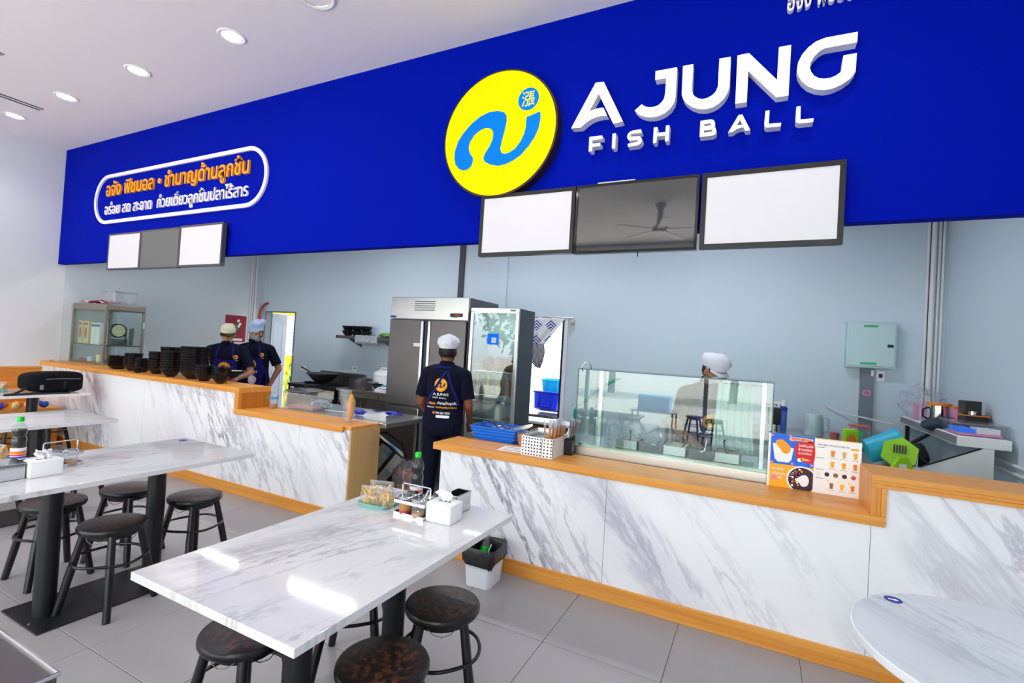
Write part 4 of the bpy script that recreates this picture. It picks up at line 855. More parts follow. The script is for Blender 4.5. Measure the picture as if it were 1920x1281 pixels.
# below the prep table
t = thing('cooler_bag', 'blue and cream printed cooler bag tilted under the preparation table', 'bag', (-3.40, 3.92, .0), .62)
Mx = T(0, 0, .34) @ rot('Y', .62)
MB().box(-.20, .20, -.13, .13, -.20, .16, .03, M=Mx).build('body', 'splash_bag', t)
for x in (-.09, .08): MB().box(x - .018, x + .018, -.136, -.131, -.17, .17, M=Mx).build('strap', 'backpack_trim', t)
MB().tube([(Mx @ Vector(p)) for p in ((-.2, -.13, .17), (.0, -.13, .175), (.2, -.13, .16), (.21, -.12, -.05), (.21, -.12, -.2))], .012, 8).build('piping', 'backpack_trim', t)
MB().tube([(Mx @ Vector(p)) for p in ((-.19, 0, .16), (-.1, 0, .24), (.08, 0, .25), (.2, -.02, .17), (.26, -.05, .05))], .015, 8).build('carry_strap', 'backpack_trim', t)
MB().box(-.3, .3, -.12, .12, 0, .1, .01).build('crate_below', 'black_plastic', t)
t = thing('onion_bag', 'clear bag of reddish shallots on the floor under the table', 'bag', (-3.02, 3.86, 0))
bm = bmesh.new(); bmesh.ops.create_icosphere(bm, subdivisions=3, radius=1)
for v in bm.verts: p = v.co.copy(); v.co = Vector((p.x * .12, p.y * .11, max(0, .19 + p.z * .2))) * (1 + .2 * noise.noise(p * 2))
MB().addbm(bm).build('bag', 'film', t, smooth=60)
c = MB()
for i in range(40): a = random.random() * 6.28; rr = .08 * random.random() ** .5; c.sph((rr * math.cos(a), rr * math.sin(a), .03 + .24 * random.random()), .022, .02, .024, 8)
c.build('shallots', 'onion', t, kind='stuff')
t = thing('water_bottle', 'large water bottle with blue cap on the floor by the counter end', 'bottle', (-3.09, 3.50, 0))
MB().lathe([(0, 0), (.045, 0), (.048, .02), (.045, .12), (.048, .14), (.048, .28), (.04, .33), (.016, .38), (.016, .40)], n=22).build('body', 'clear_plastic', t); MB().lathe([(.0485, .10), (.0485, .21)], n=22).build('label_band', 'blue_plastic_clear', t); MB().lathe([(.019, .395), (.019, .42), (0, .422)], n=16).build('cap', 'label_blue', t)

# ================================================================== back of the kitchen
t = thing('gas_range', 'black gas range with cream control panel against the back wall', 'stove', (-6.2, 5.83, 0))
MB().box(-.55, .48, -.33, .3, .1, .76, .004).build('body', 'black_metal', t)
MB().box(-.56, .49, -.34, .3, .745, .775, .003).build('hob', 'black_metal', t)
MB().box(-.5, .48, .26, .3, .775, .97, .004).build('backsplash', 'steel_dark', t)
MB().box(.14, .47, -.336, -.33, .60, .72).build('control_panel', 'cream', t); MB().tube([(.38, -.33, .555), (.38, -.36, .555)], .016, 14).build('knob', 'red_paint', t); MB().tube([(.26, -.33, .555), (.26, -.36, .555)], .016, 14).build('knob', 'black_plastic', t)
for x in (-.3, .18):
    for k in range(4): MB().box(-.16, .16, -.012, .012, .776, .80, M=T(x, -.02, 0) @ rot('Z', k * PI / 4)).build('grate_bar', 'black_rubber', t)
for x in (-.5, .43):
    for y in (-.28, .25): MB().tube([(x, y, 0), (x, y, .1)], .02, 8).build('leg', 'black_metal', t)
t = thing('wok', 'large black wok with long handle on the gas range', 'wok', (-6.25, 5.74, .80))
MB().lathe([(0, .0), (.08, .006), (.16, .05), (.22, .12), (.26, .155), (.262, .16), (.254, .158), (.21, .12), (.15, .055), (.07, .012), (0, .008)], n=36).build('pan', 'steel_dark', t); MB().tube([(-.25, -.02, .15), (-.38, -.03, .2), (-.46, -.04, .23)], [.011, .01, .013], 8).build('handle', 'black_plastic', t); MB().tube([(.25, 0, .15), (.29, -.02, .158), (.29, .03, .158), (.25, .02, .15)], .006, 6).build('loop_handle', 'steel_dark', t)
t = thing('kitchen_base_unit', 'steel kitchen base unit with plain doors between range and fridge', 'cabinet', (-4.85, 5.83, 0))
MB().box(-.84, .8, -.3, .32, .08, .745, .003).build('body', 'steel_dark', t); MB().box(-.85, .8, -.33, .34, .745, .785, .004).build('worktop', 'steel', t)
for i in range(3): q = MB().box(-.82 + .54 * i, -.82 + .54 * i + .52, -.315, -.3, .12, .66, .003).build('door', 'steel_dark', t); MB().tube([(-.82 + .54 * i + .48, -.325, .5), (-.82 + .54 * i + .48, -.325, .62)], .006, 8).build('handle', 'steel_polish', q)
for i in range(2): MB().box(-.82 + .8 * i, -.82 + .8 * i + .78, -.312, -.3, .675, .735, .003).build('drawer', 'steel', t)
t = thing('cooking_pot', 'steel cooking pot with side handles right of the wok', 'pot', (-5.42, 5.72, .7855))
MB().lathe([(0, 0), (.165, 0), (.17, .008), (.17, .145), (.176, .15), (.168, .15), (.165, .01), (0, .008)], n=36).build('body', 'steel_dark', t)
for s_ in (-1, 1): MB().tube([(s_ * .168, -.04, .11), (s_ * .2, -.03, .115), (s_ * .2, .03, .115), (s_ * .168, .04, .11)], .006, 6).build('handle', 'steel_polish', t)
t = thing('rice_cooker', 'white rice cooker beside the steel fridge', 'rice cooker', (-5.19, 5.98, .7855))
MB().lathe([(0, 0), (.14, 0), (.165, .03), (.17, .16), (.168, .21)], n=32).build('body', 'white_plastic', t); MB().lathe([(.17, .21), (.172, .22), (.155, .26), (.08, .295), (0, .30)], n=32).build('lid', 'white_plastic', t); MB().tube([(-.09, 0, .285), (-.06, 0, .325), (.06, 0, .325), (.09, 0, .285)], .011, 8).build('handle', 'white_plastic', t); MB().box(-.04, .04, -.178, -.165, .05, .12, .004).build('switch_panel', 'grey_plastic', t)
t = thing('kitchen_scale', 'white digital scale with turquoise pan beside the steel fridge', 'scale', (-4.82, 5.66, .7855))
MB().prism([(-.14, 0), (.14, 0), (.14, .07), (-.06, .075), (-.14, .03)], -.14, .14, 'yz').build('body', 'white_plastic', t); MB().box(-.11, .11, -.05, .13, .085, .098, .004).build('pan', 'turquoise', t); MB().box(-.08, .06, -.12, -.1, .05, .056).build('display', 'grey_plastic', t); MB().tube([(0, .04, .07), (0, .04, .085)], .02, 10).build('stem', 'grey_plastic', t)
t = thing('mortar_bowl', 'small black footed bowl beside the digital scale', 'bowl', (-5.0, 5.62, .7855)); MB().lathe([(0, 0), (.035, 0), (.02, .03), (.05, .06), (.085, .1), (.08, .1), (.04, .06), (0, .05)], n=24).build('cup', 'black_ceramic', t); MB().lathe([(.078, .097), (.088, .1), (.088, .108), (.078, .104)], n=24, close=True).build('lip', 'black_ceramic', t)
def wall_socket(x, z, label, y=YB):
    t = thing('wall_socket', label, 'socket', (x, y, z)); MB().box(-.06, .06, -.012, 0, -.04, .04, .005).build('plate', 'white_plastic', t)
    for dx in (-.03, .015): MB().box(dx, dx + .022, -.0135, -.012, -.012, .012).build('outlet', 'grey_plastic', t)
wall_socket(-7.23, .97, 'white double wall socket left of the wok'); wall_socket(-6.02, 1.05, 'white wall socket above the gas range'); wall_socket(.23, 1.08, 'white wall socket above the kettle table')
t = thing('wall_shelf', 'grey steel wall shelf on brackets left of the steel fridge', 'shelf', (-5.55, 6.0, 1.57))
MB().box(-.6, .55, -.14, .19, 0, .02, .002).build('board', 'steel_dark', t); MB().box(-.6, .55, -.143, -.14, -.03, .02).build('front_lip', 'steel_dark', t)
for x in (-.36, .32): MB().prism([(.19, 0), (-.13, 0), (-.11, -.03), (.19, -.16)], x, x + .012, 'yz').build('bracket', 'steel_dark', t)
for i, x in enumerate((-6.03, -5.83, -5.64)):
    for k in range(2): obj('black_box_bowl', bowl_mesh(.1, .085), 'black_ceramic', loc=(x, 6.0, 1.5905 + .075 * k), label='%s black bowl in the %s pile on the wall shelf' % (('lower', 'upper')[k], ('left', 'middle', 'right')[i]), cat='bowl', group='black bowls in the %s pile on the wall shelf' % ('left', 'middle', 'right')[i])
bm = bmesh.new(); bmesh.ops.create_grid(bm, x_segments=22, y_segments=14, size=.5)
for v in bm.verts:
    x, y = v.co.x * .46, v.co.y * .42; z = .012 + .02 * noise.noise((x * 14, y * 14, 1)); yy = y - .02
    if yy < -.135: z = z + (yy + .135) * 1.4; yy = -.15 - .004 * noise.noise((x * 30, 0, 0))
    v.co = Vector((x, yy, max(z, .004) if yy > -.14 else z))
o = MB().addbm(bm).build('tea_towel', 'check_cloth', loc=(-5.5, 6.0, 1.592), label='checked white towel hanging over the front of the wall shelf', cat='towel', smooth=60); o.modifiers.new('t', 'SOLIDIFY').thickness = .004
crumple('herb_bunch', (-5.2, 6.0, 1.5905), .16, .09, .035, 'leaf_dark', 'bunch of dark green leaves on the wall shelf beside the fridge', 'herbs', 3, .5, 3, 4)
# steel two-door fridge
t = thing('steel_fridge', 'tall two-door stainless steel fridge behind the worker', 'fridge', (-3.32, 4.48, 0)); w = .53
MB().box(-w, w, .03, .67, .1, 2.05, .006).build('body', 'steel_dark', t)
MB().box(-w, w, .0, .03, 1.80, 2.05, .004).build('top_panel', 'steel', t)
for i in range(5): MB().box(-.19, .09, -.004, .0, 1.90 + .024 * i, 1.908 + .024 * i).build('vent_slat', 'pillar_dark', t)
dp = MB().box(.30, .46, -.005, .0, 1.835, 1.875, .003).build('display', 'black_plastic', t); MB().box(.36, .43, -.0065, -.005, 1.845, 1.862).build('digits', 'chilli_red', dp); MB().box(.33, .40, -.0065, -.005, 1.828, 1.834).build('green_light', 'green_sticker', dp)
for x0, x1, s_ in ((-w + .01, -.03, 1), (.03, w - .01, -1)):
    for z0, z1 in ((.82, 1.79), (.14, .80)):
        dr = MB().box(x0, x1, -.015, .03, z0, z1, .006).build('door', 'steel_dark', t)
        hx = (x1 - .035) if s_ > 0 else (x0 + .0); MB().box(hx, hx + .035, -.03, -.013, z0 + .01, z1 - .01, .005).build('handle', 'steel_polish', dr)
MB().box(-.03, .03, .0, .03, .14, 1.79).build('mullion', 'pillar_dark', t)
MB().box(-.09, -.0 + .02, -.0165, -.015, 1.30, 1.34).build('sticker', 'paper', t) if 0 else MB().box(-.16, -.07, -.017, -.0155, 1.49, 1.53).build('sticker', 'paper', t)
MB().box(-.53, -.45, -.002, .0, 1.81, 1.835).build('badge', 'label_blue', t)
for x in (-.48, .48):
    for y in (.08, .6): MB().tube([(x, y, 0), (x, y, .1)], .022, 10).build('foot', 'steel_polish', t)
# glass-door drinks fridge
t = gfr = thing('glass_fridge', 'glass-door drinks fridge with white frame and dark side', 'fridge', (-2.41, 4.37, 0)); w, d, h = .28, .38, 1.93
b_ = MB(); b_.box(w - .02, w, .03, d, .06, h); b_.box(-w, -w + .02, .03, d, .06, h); b_.box(-w + .02, w - .02, .03, d, h - .02, h); b_.box(-w + .02, w - .02, .03, d, .06, .5); b_.build('body', 'fridge_side', t)
MB().box(-w + .02, w - .02, d - .03, d, .5, h - .02).build('back_liner', 'fridge_inside', t)
MB().box(-w + .02, -w + .026, .04, d - .03, .5, h - .02).build('side_liner', 'fridge_inside', t); MB().box(w - .026, w - .02, .04, d - .03, .5, h - .02).build('side_liner', 'fridge_inside', t)
fr = MB()
for a, b2, c, e in ((-w, w, h - .04, h), (-w, w, .56, .64), (-w, -w + .035, .64, h - .04), (w - .035, w, .64, h - .04)): fr.box(a, b2, 0, .028, c, e, .003)
dr = fr.build('door', 'alu', t); MB().box(-w + .035, w - .035, .010, .016, .64, h - .04).build('door_glass', 'case_glass', dr); MB().box(w - .10, w - .04, -.002, 0, h - .03, h - .012).build('badge', 'grey_plastic', dr)
MB().box(-.07, .06, .0075, .0095, 1.56, 1.67).build('blue_sticker', 'sign_blue', dr); MB().box(-.02, .035, .0065, .0078, 1.575, 1.63).build('sticker_print', 'print_white', dr)
lt = MB().box(-w + .04, w - .04, .05, .07, h - .04, h - .025).build('interior_lamp', 'tube_glow', t)
for z in (1.285, 1.04, .79): MB().box(-w + .026, w - .026, .04, d - .035, z - .008, z, .002).build('shelf', 'alu', t)
def drink(x, y, z, m, cap, label, h=.2, r=.03):
    q = thing('drink_bottle', label, 'bottle', (x, y, z), 0, 'bottles in the drinks fridge')
    MB().lathe([(0, 0), (r, 0), (r, h * .62), (r * .45, h * .85), (r * .45, h * .9)], n=14).build('body', m, q); MB().lathe([(r * .5, h * .89), (r * .5, h * .99), (0, h)], n=12).build('cap', cap, q)
wh = ('first', 'second', 'third', 'fourth', 'fifth', 'sixth')
for i in range(5): drink(-2.63 + .062 * i, 4.50, 1.041, 'clear_plastic' if i % 2 else 'sauce_tan', 'cap_green', '%s green-capped bottle on the middle shelf of the drinks fridge' % wh[i])
drink(-2.27, 4.49, 1.041, 'tea_pink', 'carton_red', 'pink drink bottle alone at the right of the middle fridge shelf', .22, .032)
for i in range(3): crumple('tea_bag', (-2.52 + .12 * i, 4.52, 1.286), .065, .08, .075, 'tea_brown' if i != 1 else 'tea_pink', '%s bag of brown drink on the upper shelf of the drinks fridge' % wh[i], 'bag', 3, .25, 2, i * 3)
clear_box((-2.42, 4.53, .791), .34, .22, .16, 'frosted tub on the lowest visible shelf of the drinks fridge', 'film', True)
t = thing('milk_jug', 'white jug with blue cap on the lowest visible fridge shelf', 'jug', (-2.34, 4.455, .791)); MB().lathe([(0, 0), (.04, 0), (.04, .12), (.02, .17)], n=16).build('body', 'white_plastic', t); MB().lathe([(.024, .165), (.024, .19), (0, .19)], n=14).build('cap', 'label_blue', t)
MB().box(-.24, .24, 4.42 - 4.37, .33, 0, .06).build('plinth', 'black_plastic', gfr)
# doors: left doorway to the yellow yard
t = MB(); 
for a, b2, c, e in ((D1[0], D1[1], 1.955, 1.975), (D1[0], D1[0] + .025, 0, 1.955), (D1[1] - .025, D1[1], 0, 1.955)): t.box(a, b2, YB - .01, YB + .13, c, e)
t.build('trim_5', 'pillar_grey', kind='structure')
dl = thing('door_1', 'pale panelled door standing open to the yellow yard', 'door', (D1[0] + .03, YB + .13, 0), .66); dl['kind'] = 'structure'
del dl['category']; MB().box(0, .27, -.02, .02, .01, 1.94, .003).build('leaf', 'door_white', dl)
for z0, z1 in ((.2, .85), (1.0, 1.8)):
    g = MB()
    for a, b2, c, e in ((.05, .22, z0, z0 + .012), (.05, .22, z1 - .012, z1), (.05, .062, z0, z1), (.208, .22, z0, z1)): g.box(a, b2, -.026, -.02, c, e, .002)
    g.build('moulding', 'door_white', dl)
MB().tube([(.245, -.02, .95), (.245, -.06, .95), (.19, -.06, .95)], .009, 8).build('handle', 'steel', dl)
yw = thing('yard_wall', 'yellow outer wall with grey louvres seen through the left doorway', 'wall', (-9.6, 8.6, 0))
MB().box(-4, 4, 0, .1, 0, 1.045).build('lower_wall', 'outside_yellow', yw); MB().box(-4, 4, 0, .1, 2.04, 3.6).build('upper_wall', 'outside_yellow', yw); MB().box(-4, 4, -.03, .1, 1.946, 2.04).build('lintel', 'outside_white', yw); MB().box(-4, 4, -.04, .1, 1.045, 1.138).build('sill', 'outside_white', yw)
for i in range(9): MB().box(-4, 4, .0, .06, 1.14 + .09 * i, 1.22 + .09 * i, M=None).build('louvre', 'shutter', yw)
for i in range(6):
    o = crumple('flower_shrub', (-11.2 + .46 * i, 7.9 + .1 * (i % 2), -.1), .2, .16, .46 + .06 * (i % 3), ('garden', 'leaf', 'garden')[i % 3], 'yellow flowering shrub in the yard, %s along the wall' % wh[i], 'shrub', 4, .6, 3, i)
# right doorway with printed curtain
t = MB()
for a, b2, c, e in ((D2[1] - .03, D2[1], 0, 1.985), (D2[0], D2[0] + .03, 0, 1.985), (D2[0], D2[1], 1.965, 1.985)): t.box(a, b2, YB - .012, YB + .13, c, e)
t.build('trim_6', 'black_metal', kind='structure')
t = MB(); t.box(D2[1], D2[1] + .05, YB - .016, YB, 0, 2.0); t.build('trim_7', 'wall_paint', kind='structure')
ow = thing('side_wall', 'bright white outer wall seen through the right doorway', 'wall', (-3.6, 8.2, 0)); MB().box(-2.2, 2.6, 0, .1, -.1, 2.3).build('rendered_wall', 'outside_white', ow); MB().box(-2.2, 2.6, -.02, 0, 0.9, .93).build('ledge', 'outside_white', ow)
def bin_crate(loc, m, w, d, h, label, tilt=0, rz=0):
    t = thing('plastic_crate', label, 'crate', loc, rz); Mx = rot('X', tilt); n = len(rrect(0, 1, 0, 1, .1, 5))
    a = frustum(w * .43, d * .43, w * .5, d * .5, 0, h, .03); MB().add(a.v, a.f, Mx).build('body', m, t)
    r = MB(); r.tube([tuple(Mx @ Vector((x, y, h))) for x, y in rrect(-w * .52, w * .52, -d * .52, d * .52, .03, 4)], .012, 6, True); r.build('rim', m, t)
    for x in (-.28, .28): MB().box(x * w - .008, x * w + .008, -d * .5 - .006, -d * .43, .02, h - .02, M=Mx).build('rib', m, t)
    MB().box(-.06, .06, -d * .5 - .008, -d * .45, h * .12, h * .26, M=Mx).build('grip', m, t)
    return t
steel_table('drying_table', 'low table outside the right doorway holding blue crates', -3.3, -2.3, 6.45, 7.1, .62)
bin_crate((-2.72, 6.74, .66), 'deep_blue', .42, .3, .24, 'deep blue plastic crate tilted on the table outside the right doorway', -.25)
bin_crate((-2.70, 6.86, .87), 'cyan_plastic', .32, .2, .24, 'cyan plastic crate resting on the deep blue one outside', .05)
cv = thing('printed_curtain', 'white curtain with blue leaf print tied aside in the right doorway', 'curtain', (0, YB - .03, 0))
def drape(poly_l, poly_r, nz, nx, name, m, amp):
    vs = []; fs = []
    for j in range(nz):
        t_ = j / (nz - 1)
        def at(pl):
            s_ = t_ * (len(pl) - 1); k = min(int(s_), len(pl) - 2); q = s_ - k
            return Vector(pl[k]) * (1 - q) + Vector(pl[k + 1]) * q
        a, b2 = at(poly_l), at(poly_r)
        for i in range(nx):
            u = i / (nx - 1); p = a * (1 - u) + b2 * u
            vs.append((p.x, amp * math.sin(u * 22 + t_ * 3) * (.4 + t_), p.y))
    for j in range(nz - 1):
        for i in range(nx - 1): fs.append((j * nx + i, j * nx + i + 1, (j + 1) * nx + i + 1, (j + 1) * nx + i))
    o = MB().add(vs, fs).build(name, m, cv, smooth=80); o.modifiers.new('t', 'SOLIDIFY').thickness = .003
drape([(-3.06, 1.98), (-3.0, 1.8), (-2.95, 1.62)], [(-2.31, 1.985), (-2.45, 1.80), (-2.60, 1.62)], 16, 40, 'upper_drape', 'curtain_print', .012)
drape([(-2.95, 1.62), (-2.84, 1.5), (-2.78, 1.36), (-2.70, 1.30)], [(-2.60, 1.62), (-2.58, 1.5), (-2.60, 1.38), (-2.64, 1.29)], 16, 24, 'gathered_tail', 'curtain_dark', .014)
MB().tube([(-3.1, 0, 1.99), (-2.2, 0, 1.99)], .008, 8).build('rod', 'steel', cv)
t = thing('hanging_tassel', 'pale cord tassel hanging on a hook right of the curtain', 'tassel', (-2.225, YB, 1.94))
MB().sph((0, -.02, 0), .035, .02, .03).build('knot', 'bag_cream', t)
for x, l in ((-.02, .19), (.025, .12)): MB().tube([(x, -.02, -.02), (x - .003, -.02, -l)], .006, 6).build('cord', 'bag_cream', t)
# pipes on walls
for i, (y0, r) in enumerate(((5.93, .012), (5.965, .012), (6.02, .02))):
    MB().tube([(XL + .015, y0, .3), (XL + .015, y0, 3.42)], r, 10).build('conduit_pipe', 'conduit', label='vertical white conduit in the left kitchen corner, %s from the poster' % wh[i], cat='conduit', group='conduits in the left corner')
MB().tube([(XL + .03, 6.12, .3), (XL + .03, 6.12, 1.86), (XL + .035, 6.13, 1.98), (XL + .06, 6.15, 2.06), (XL + .11, 6.17, 2.11), (XL + .16, 6.2, 2.125)], .02, 12).build('red_pipe', 'red_paint', label='red pipe bending into the wall above the left door', cat='pipe')
for i, (x, r) in enumerate(((1.475, .012), (1.515, .022), (1.562, .012), (1.595, .012))):
    MB().tube([(x, YB - r, 1.0), (x, YB - r, 3.42)], r, 10).build('conduit_pipe', 'conduit', label='vertical white conduit in the right kitchen corner, %s from the steel panel' % wh[i], cat='conduit', group='conduits in the right corner')
MB().tube([(1.495, YB - .004, 1.0), (1.495, YB - .004, 3.42)], .004, 6).build('dark_cable', 'pillar_dark', label='thin dark cable running down between the right corner conduits', cat='cable')
for i, z in enumerate((.925, .87)): MB().tube([(XR - .015, 3.5, z), (XR - .015, 5.0, z)], .014, 8).build('conduit_pipe', 'conduit', label='horizontal conduit on the right wall, %s one' % ('upper', 'lower')[i], cat='conduit')
t = thing('wall_poster', 'dark red poster with white and green drawing on the left kitchen wall', 'poster', (XL, 5.68, 1.6))
MB().box(0, .006, -.20, .20, -.24, .24).build('sheet', 'poster_red', t)
for i in range(9): MB().prism([(y * .05 * (1 + .5 * (i % 3)) + random.uniform(-.12, .08), z * .035 + random.uniform(-.06, .17)) for y, z in disc(0, 0, 1, 9, i)][:9] if 0 else [(a + random.Random(i).uniform(-.11, .09), b2 + random.Random(i + 40).uniform(-.06, .17)) for a, b2 in ((-.03, -.01), (.0, -.025), (.03, .0), (.01, .03), (-.02, .02))], .0062, .0072, 'yz').build('drawing', 'print_white', t)
MB().prism([(-.06, -.02), (.04, -.03), (.05, .04), (-.01, .09), (-.05, .05)], .0065, .0078, 'yz').build('drawing', 'poster_green', t)
MB().box(.006, .007, -.10, .14, -.215, -.175).build('caption', 'print_white', t)
MB().box(XL, XL + .005, 5.5, 5.86, 1.0, 1.33).build('notice_sheet', 'paper_blue', label='pale blue notice sheet below the red poster', cat='notice')
# ================================================================== right part of the kitchen
t = thing('switch_cabinet', 'pale steel electrical cabinet on the back wall', 'electrical cabinet', (1.028, YB, 1.785))
MB().box(-.21, .21, -.11, 0, -.235, .235, .006).build('body', 'panel_grey', t); dr = MB().box(-.195, .195, -.122, -.11, -.215, .215, .004).build('door', 'panel_grey', t)
MB().box(.13, .18, -.128, -.121, -.02, .01, .003).build('lock', 'black_plastic', dr)
for z in (.19, -.19): MB().box(-.07 + (.0 if z > 0 else -.02), .05, -.1235, -.1218, z - .01, z + .012).build('green_sticker', 'green_sticker', dr)
t = thing('cable_riser', 'grey cable duct running down below the electrical cabinet', 'cable duct', (1.018, YB, 0)); MB().box(-.057, .057, -.05, 0, 0, 1.55, .004).build('duct', 'pillar_grey', t); s = MB().prism(rrect(-.035, .035, 1.265, 1.325, .015, 5), -.053, -.05).build('sticker', 'pink_plastic', t); MB().prism(rrect(-.022, .022, 1.278, 1.312, .008, 4), -.054, -.0528).build('sticker_centre', 'grey_plastic', s); MB().box(.03, .05, -.056, -.05, 1.47, 1.53).build('clip', 'white_plastic', t)
t = thing('light_switch', 'white wall switch with dark rocker below the electrical cabinet', 'switch', (1.135, YB, 1.475)); MB().box(-.035, .035, -.012, 0, -.055, .055, .004).build('plate', 'white_plastic', t); MB().box(-.016, .016, -.016, -.012, -.018, .022, .002).build('rocker', 'black_plastic', t)
t = thing('shelf_unit', 'white boxed shelf unit along the right kitchen wall', 'shelf unit', (0, 0, 0))
MB().box(1.31, 1.60, 4.6, 6.15, 1.02, 1.09, .003).build('shelf_top', 'white_matt', t); MB().box(1.305, 1.312, 4.62, 6.15, 1.03, 1.085).build('shelf_edge', 'grey_plastic', t)
MB().prism([(1.515, 0), (1.515, 1.02), (1.45, 1.02), (1.17, .865), (1.05, .803), (1.30, .803), (1.30, .0)], 4.62, 4.64).build('side_panel', 'white_matt', t); MB().tube([(1.45, 4.615, 1.02), (1.17, 4.615, .868), (1.05, 4.615, .806)], .006, 6).build('panel_edge', 'black_plastic', t)
for x in (1.33,): MB().box(x, x + .03, 6.05, 6.08, 0, 1.02).build('leg', 'black_metal', t)
MB().tube([(1.2, 5.5, .86), (1.36, 5.4, 1.02)], .016, 8).build('brace', 'black_metal', t)
ZS = 1.0905
t = clear_box((1.46, 4.83, ZS), .29, .34, .085, 'shallow clear storage box with pink bottom on the white wall shelf', 'clear_plastic', True, 'film'); MB().box(-.12, .12, -.14, .14, .004, .02).build('pink_sheet', 'pink_plastic', t); MB().box(-.02, .11, -.13, .0, .021, .06).build('white_packet', 'white_matt', t); MB().box(-.12, -.03, -.13, .1, .021, .05).build('blue_packet', 'sign_blue', t)
t = thing('dark_folded_bag', 'dark teal folded bag hanging over the white wall shelf', 'bag', (1.38, 5.2, ZS)); bm = bmesh.new(); bmesh.ops.create_icosphere(bm, subdivisions=3, radius=1)
mat('dark_teal', (34, 52, 66), 0.6)
for v in bm.verts: p = v.co.copy(); v.co = Vector((p.x * .13, p.y * .16, .03 + p.z * .06 - .02 * max(0, -p.x))) * (1 + .25 * noise.noise(p * 2))
MB().addbm(bm).build('cloth', 'dark_teal', t, smooth=60)
MB().prism(rrect(-.1, .12, -.1, .1, .03, 4), 0, .014, 'xy').build('plastic_board', 'deep_blue', loc=(1.43, 5.45, ZS), label='flat blue plastic board under the steel canister', cat='board')
t = thing('steel_canister', 'steel canister with dark yellow-edged lid on the wall shelf', 'canister', (1.43, 5.5, ZS + .0145)); MB().lathe([(0, 0), (.085, 0), (.085, .155), (.08, .16)], n=28).build('body', 'steel_polish', t); MB().lathe([(.088, .15), (.09, .16), (.088, .172), (0, .176)], n=28).build('lid', 'label_orange', t); MB().tube([(-.08, -.03, .13), (-.12, -.05, .11), (-.12, -.05, .05), (-.08, -.03, .03)], .008, 6).build('handle', 'black_plastic', t)
t = thing('pink_tub', 'tall pink tub beside the steel canister', 'tub', (1.545, 5.36, ZS)); MB().lathe([(0, 0), (.06, 0), (.065, .16), (.06, .165)], n=26).build('body', 'pink_plastic', t); MB().lathe([(.067, .155), (.069, .175), (0, .178)], n=26).build('lid', 'label_orange', t)
t = thing('black_machine_box', 'black boxy coffee machine on the wall shelf', 'coffee machine', (1.535, 5.08, ZS)); MB().box(-.075, .065, -.08, .08, 0, .125, .006).build('lower_box', 'black_plastic', t); MB().box(-.075, .03, -.06, .08, .135, .24, .006).build('upper_box', 'black_plastic', t); MB().box(-.08, .07, -.085, .08, .126, .134).build('yellow_rim', 'label_orange', t); MB().lathe([(0, 0), (.025, .003), (.025, .03), (0, .032)], (-.03, -.07, .134), 16).build('steel_cap', 'steel_polish', t)
MB().prism(rrect(-.13, .11, -.1, .1, .02, 4), 0, .012, 'xy').build('black_tray', 'black_plastic', loc=(1.49, 5.04, ZS - .012 + .012), label='thin black tray under the coffee machine', cat='tray')
t = thing('clear_plastic_bag', 'crumpled clear plastic bag with pink items on the far wall shelf', 'bag', (1.40, 5.85, ZS)); bm = bmesh.new(); bmesh.ops.create_icosphere(bm, subdivisions=4, radius=1)
for v in bm.verts: p = v.co.copy(); v.co = Vector((p.x * .16, p.y * .12, max(0, .14 + p.z * .15))) * (1 + .35 * noise.noise(p * 2.4) + .15 * noise.noise(p * 6))
MB().addbm(bm).build('bag', 'film', t, smooth=60)
for x in (-.06, .0): MB().box(x, x + .03, -.03, .03, .004, .15, .006).build('pink_tube', 'pink_plastic', t)
# coloured plastic on the corner work table
t = thing('lime_fan', 'lime green plastic desk fan lying tilted on the corner table', 'fan', (.93, 4.45, .8005), .25)
hx = disc(0, 0, .115, 6, .4); MB().prism(hx, -.03, .06, 'xz', M=T(.02, 0, .135) @ rot('Z', -.5) @ rot('X', -.3)).build('head', 'lime_plastic', t)
for i in range(5): MB().box(-.035 + .016 * i, -.026 + .016 * i, -.034, -.03, -.02, .04, M=T(.02, 0, .15) @ rot('Z', -.5) @ rot('X', -.3)).build('vent_slot', 'black_plastic', t)
MB().prism([(-.085, 0), (.085, 0), (.03, .12), (-.02, .12)], -.09, -.05).build('foot', 'lime_plastic', t); MB().box(-.025, .022, -.093, -.09, .02, .075).build('label_sheet', 'paper', t)
t = thing('turquoise_bucket', 'turquoise plastic bucket lying behind the lime fan', 'bucket', (.80, 4.62, .8005), .1); Mx = T(0, 0, .11) @ rot('Y', 1.2)
MB().lathe([(0, -.02), (.085, -.02), (.115, .2), (.121, .2), (.121, .21), (.11, .208), (.082, -.01), (0, -.01)], n=28, M=Mx).build('body', 'turquoise', t); MB().tube([(Mx @ Vector((.118 * math.cos(a), .118 * math.sin(a), .2 + .03 * math.sin(a)))) for a in (k * PI / 8 for k in range(9))], .003, 6).build('handle', 'steel', t)
t = thing('snack_pouch', 'green and yellow printed pouch standing behind the turquoise bucket', 'pouch', (.70, 4.8, .8005), .3)
MB().box(-.06, .06, -.02, .02, 0, .24, .018).build('pouch', 'lime_plastic', t); MB().prism([(x * .035, .15 + z * .05) for x, z in disc(0, 0, 1, 18)], -.0225, -.0205).build('printed_spot', 'label_orange', t); MB().prism([(x * .04, .07 + z * .05) for x, z in disc(0, 0, 1, 18)], -.0225, -.0205).build('printed_spot', 'print_dark', t)
t = thing('black_bag', 'black soft bag slumped on the corner table under cables', 'bag', (1.1, 4.95, .8005)); bm = bmesh.new(); bmesh.ops.create_icosphere(bm, subdivisions=3, radius=1)
for v in bm.verts: p = v.co.copy(); v.co = Vector((p.x * .15, p.y * .22, max(0, .08 + p.z * .09))) * (1 + .2 * noise.noise(p * 1.7))
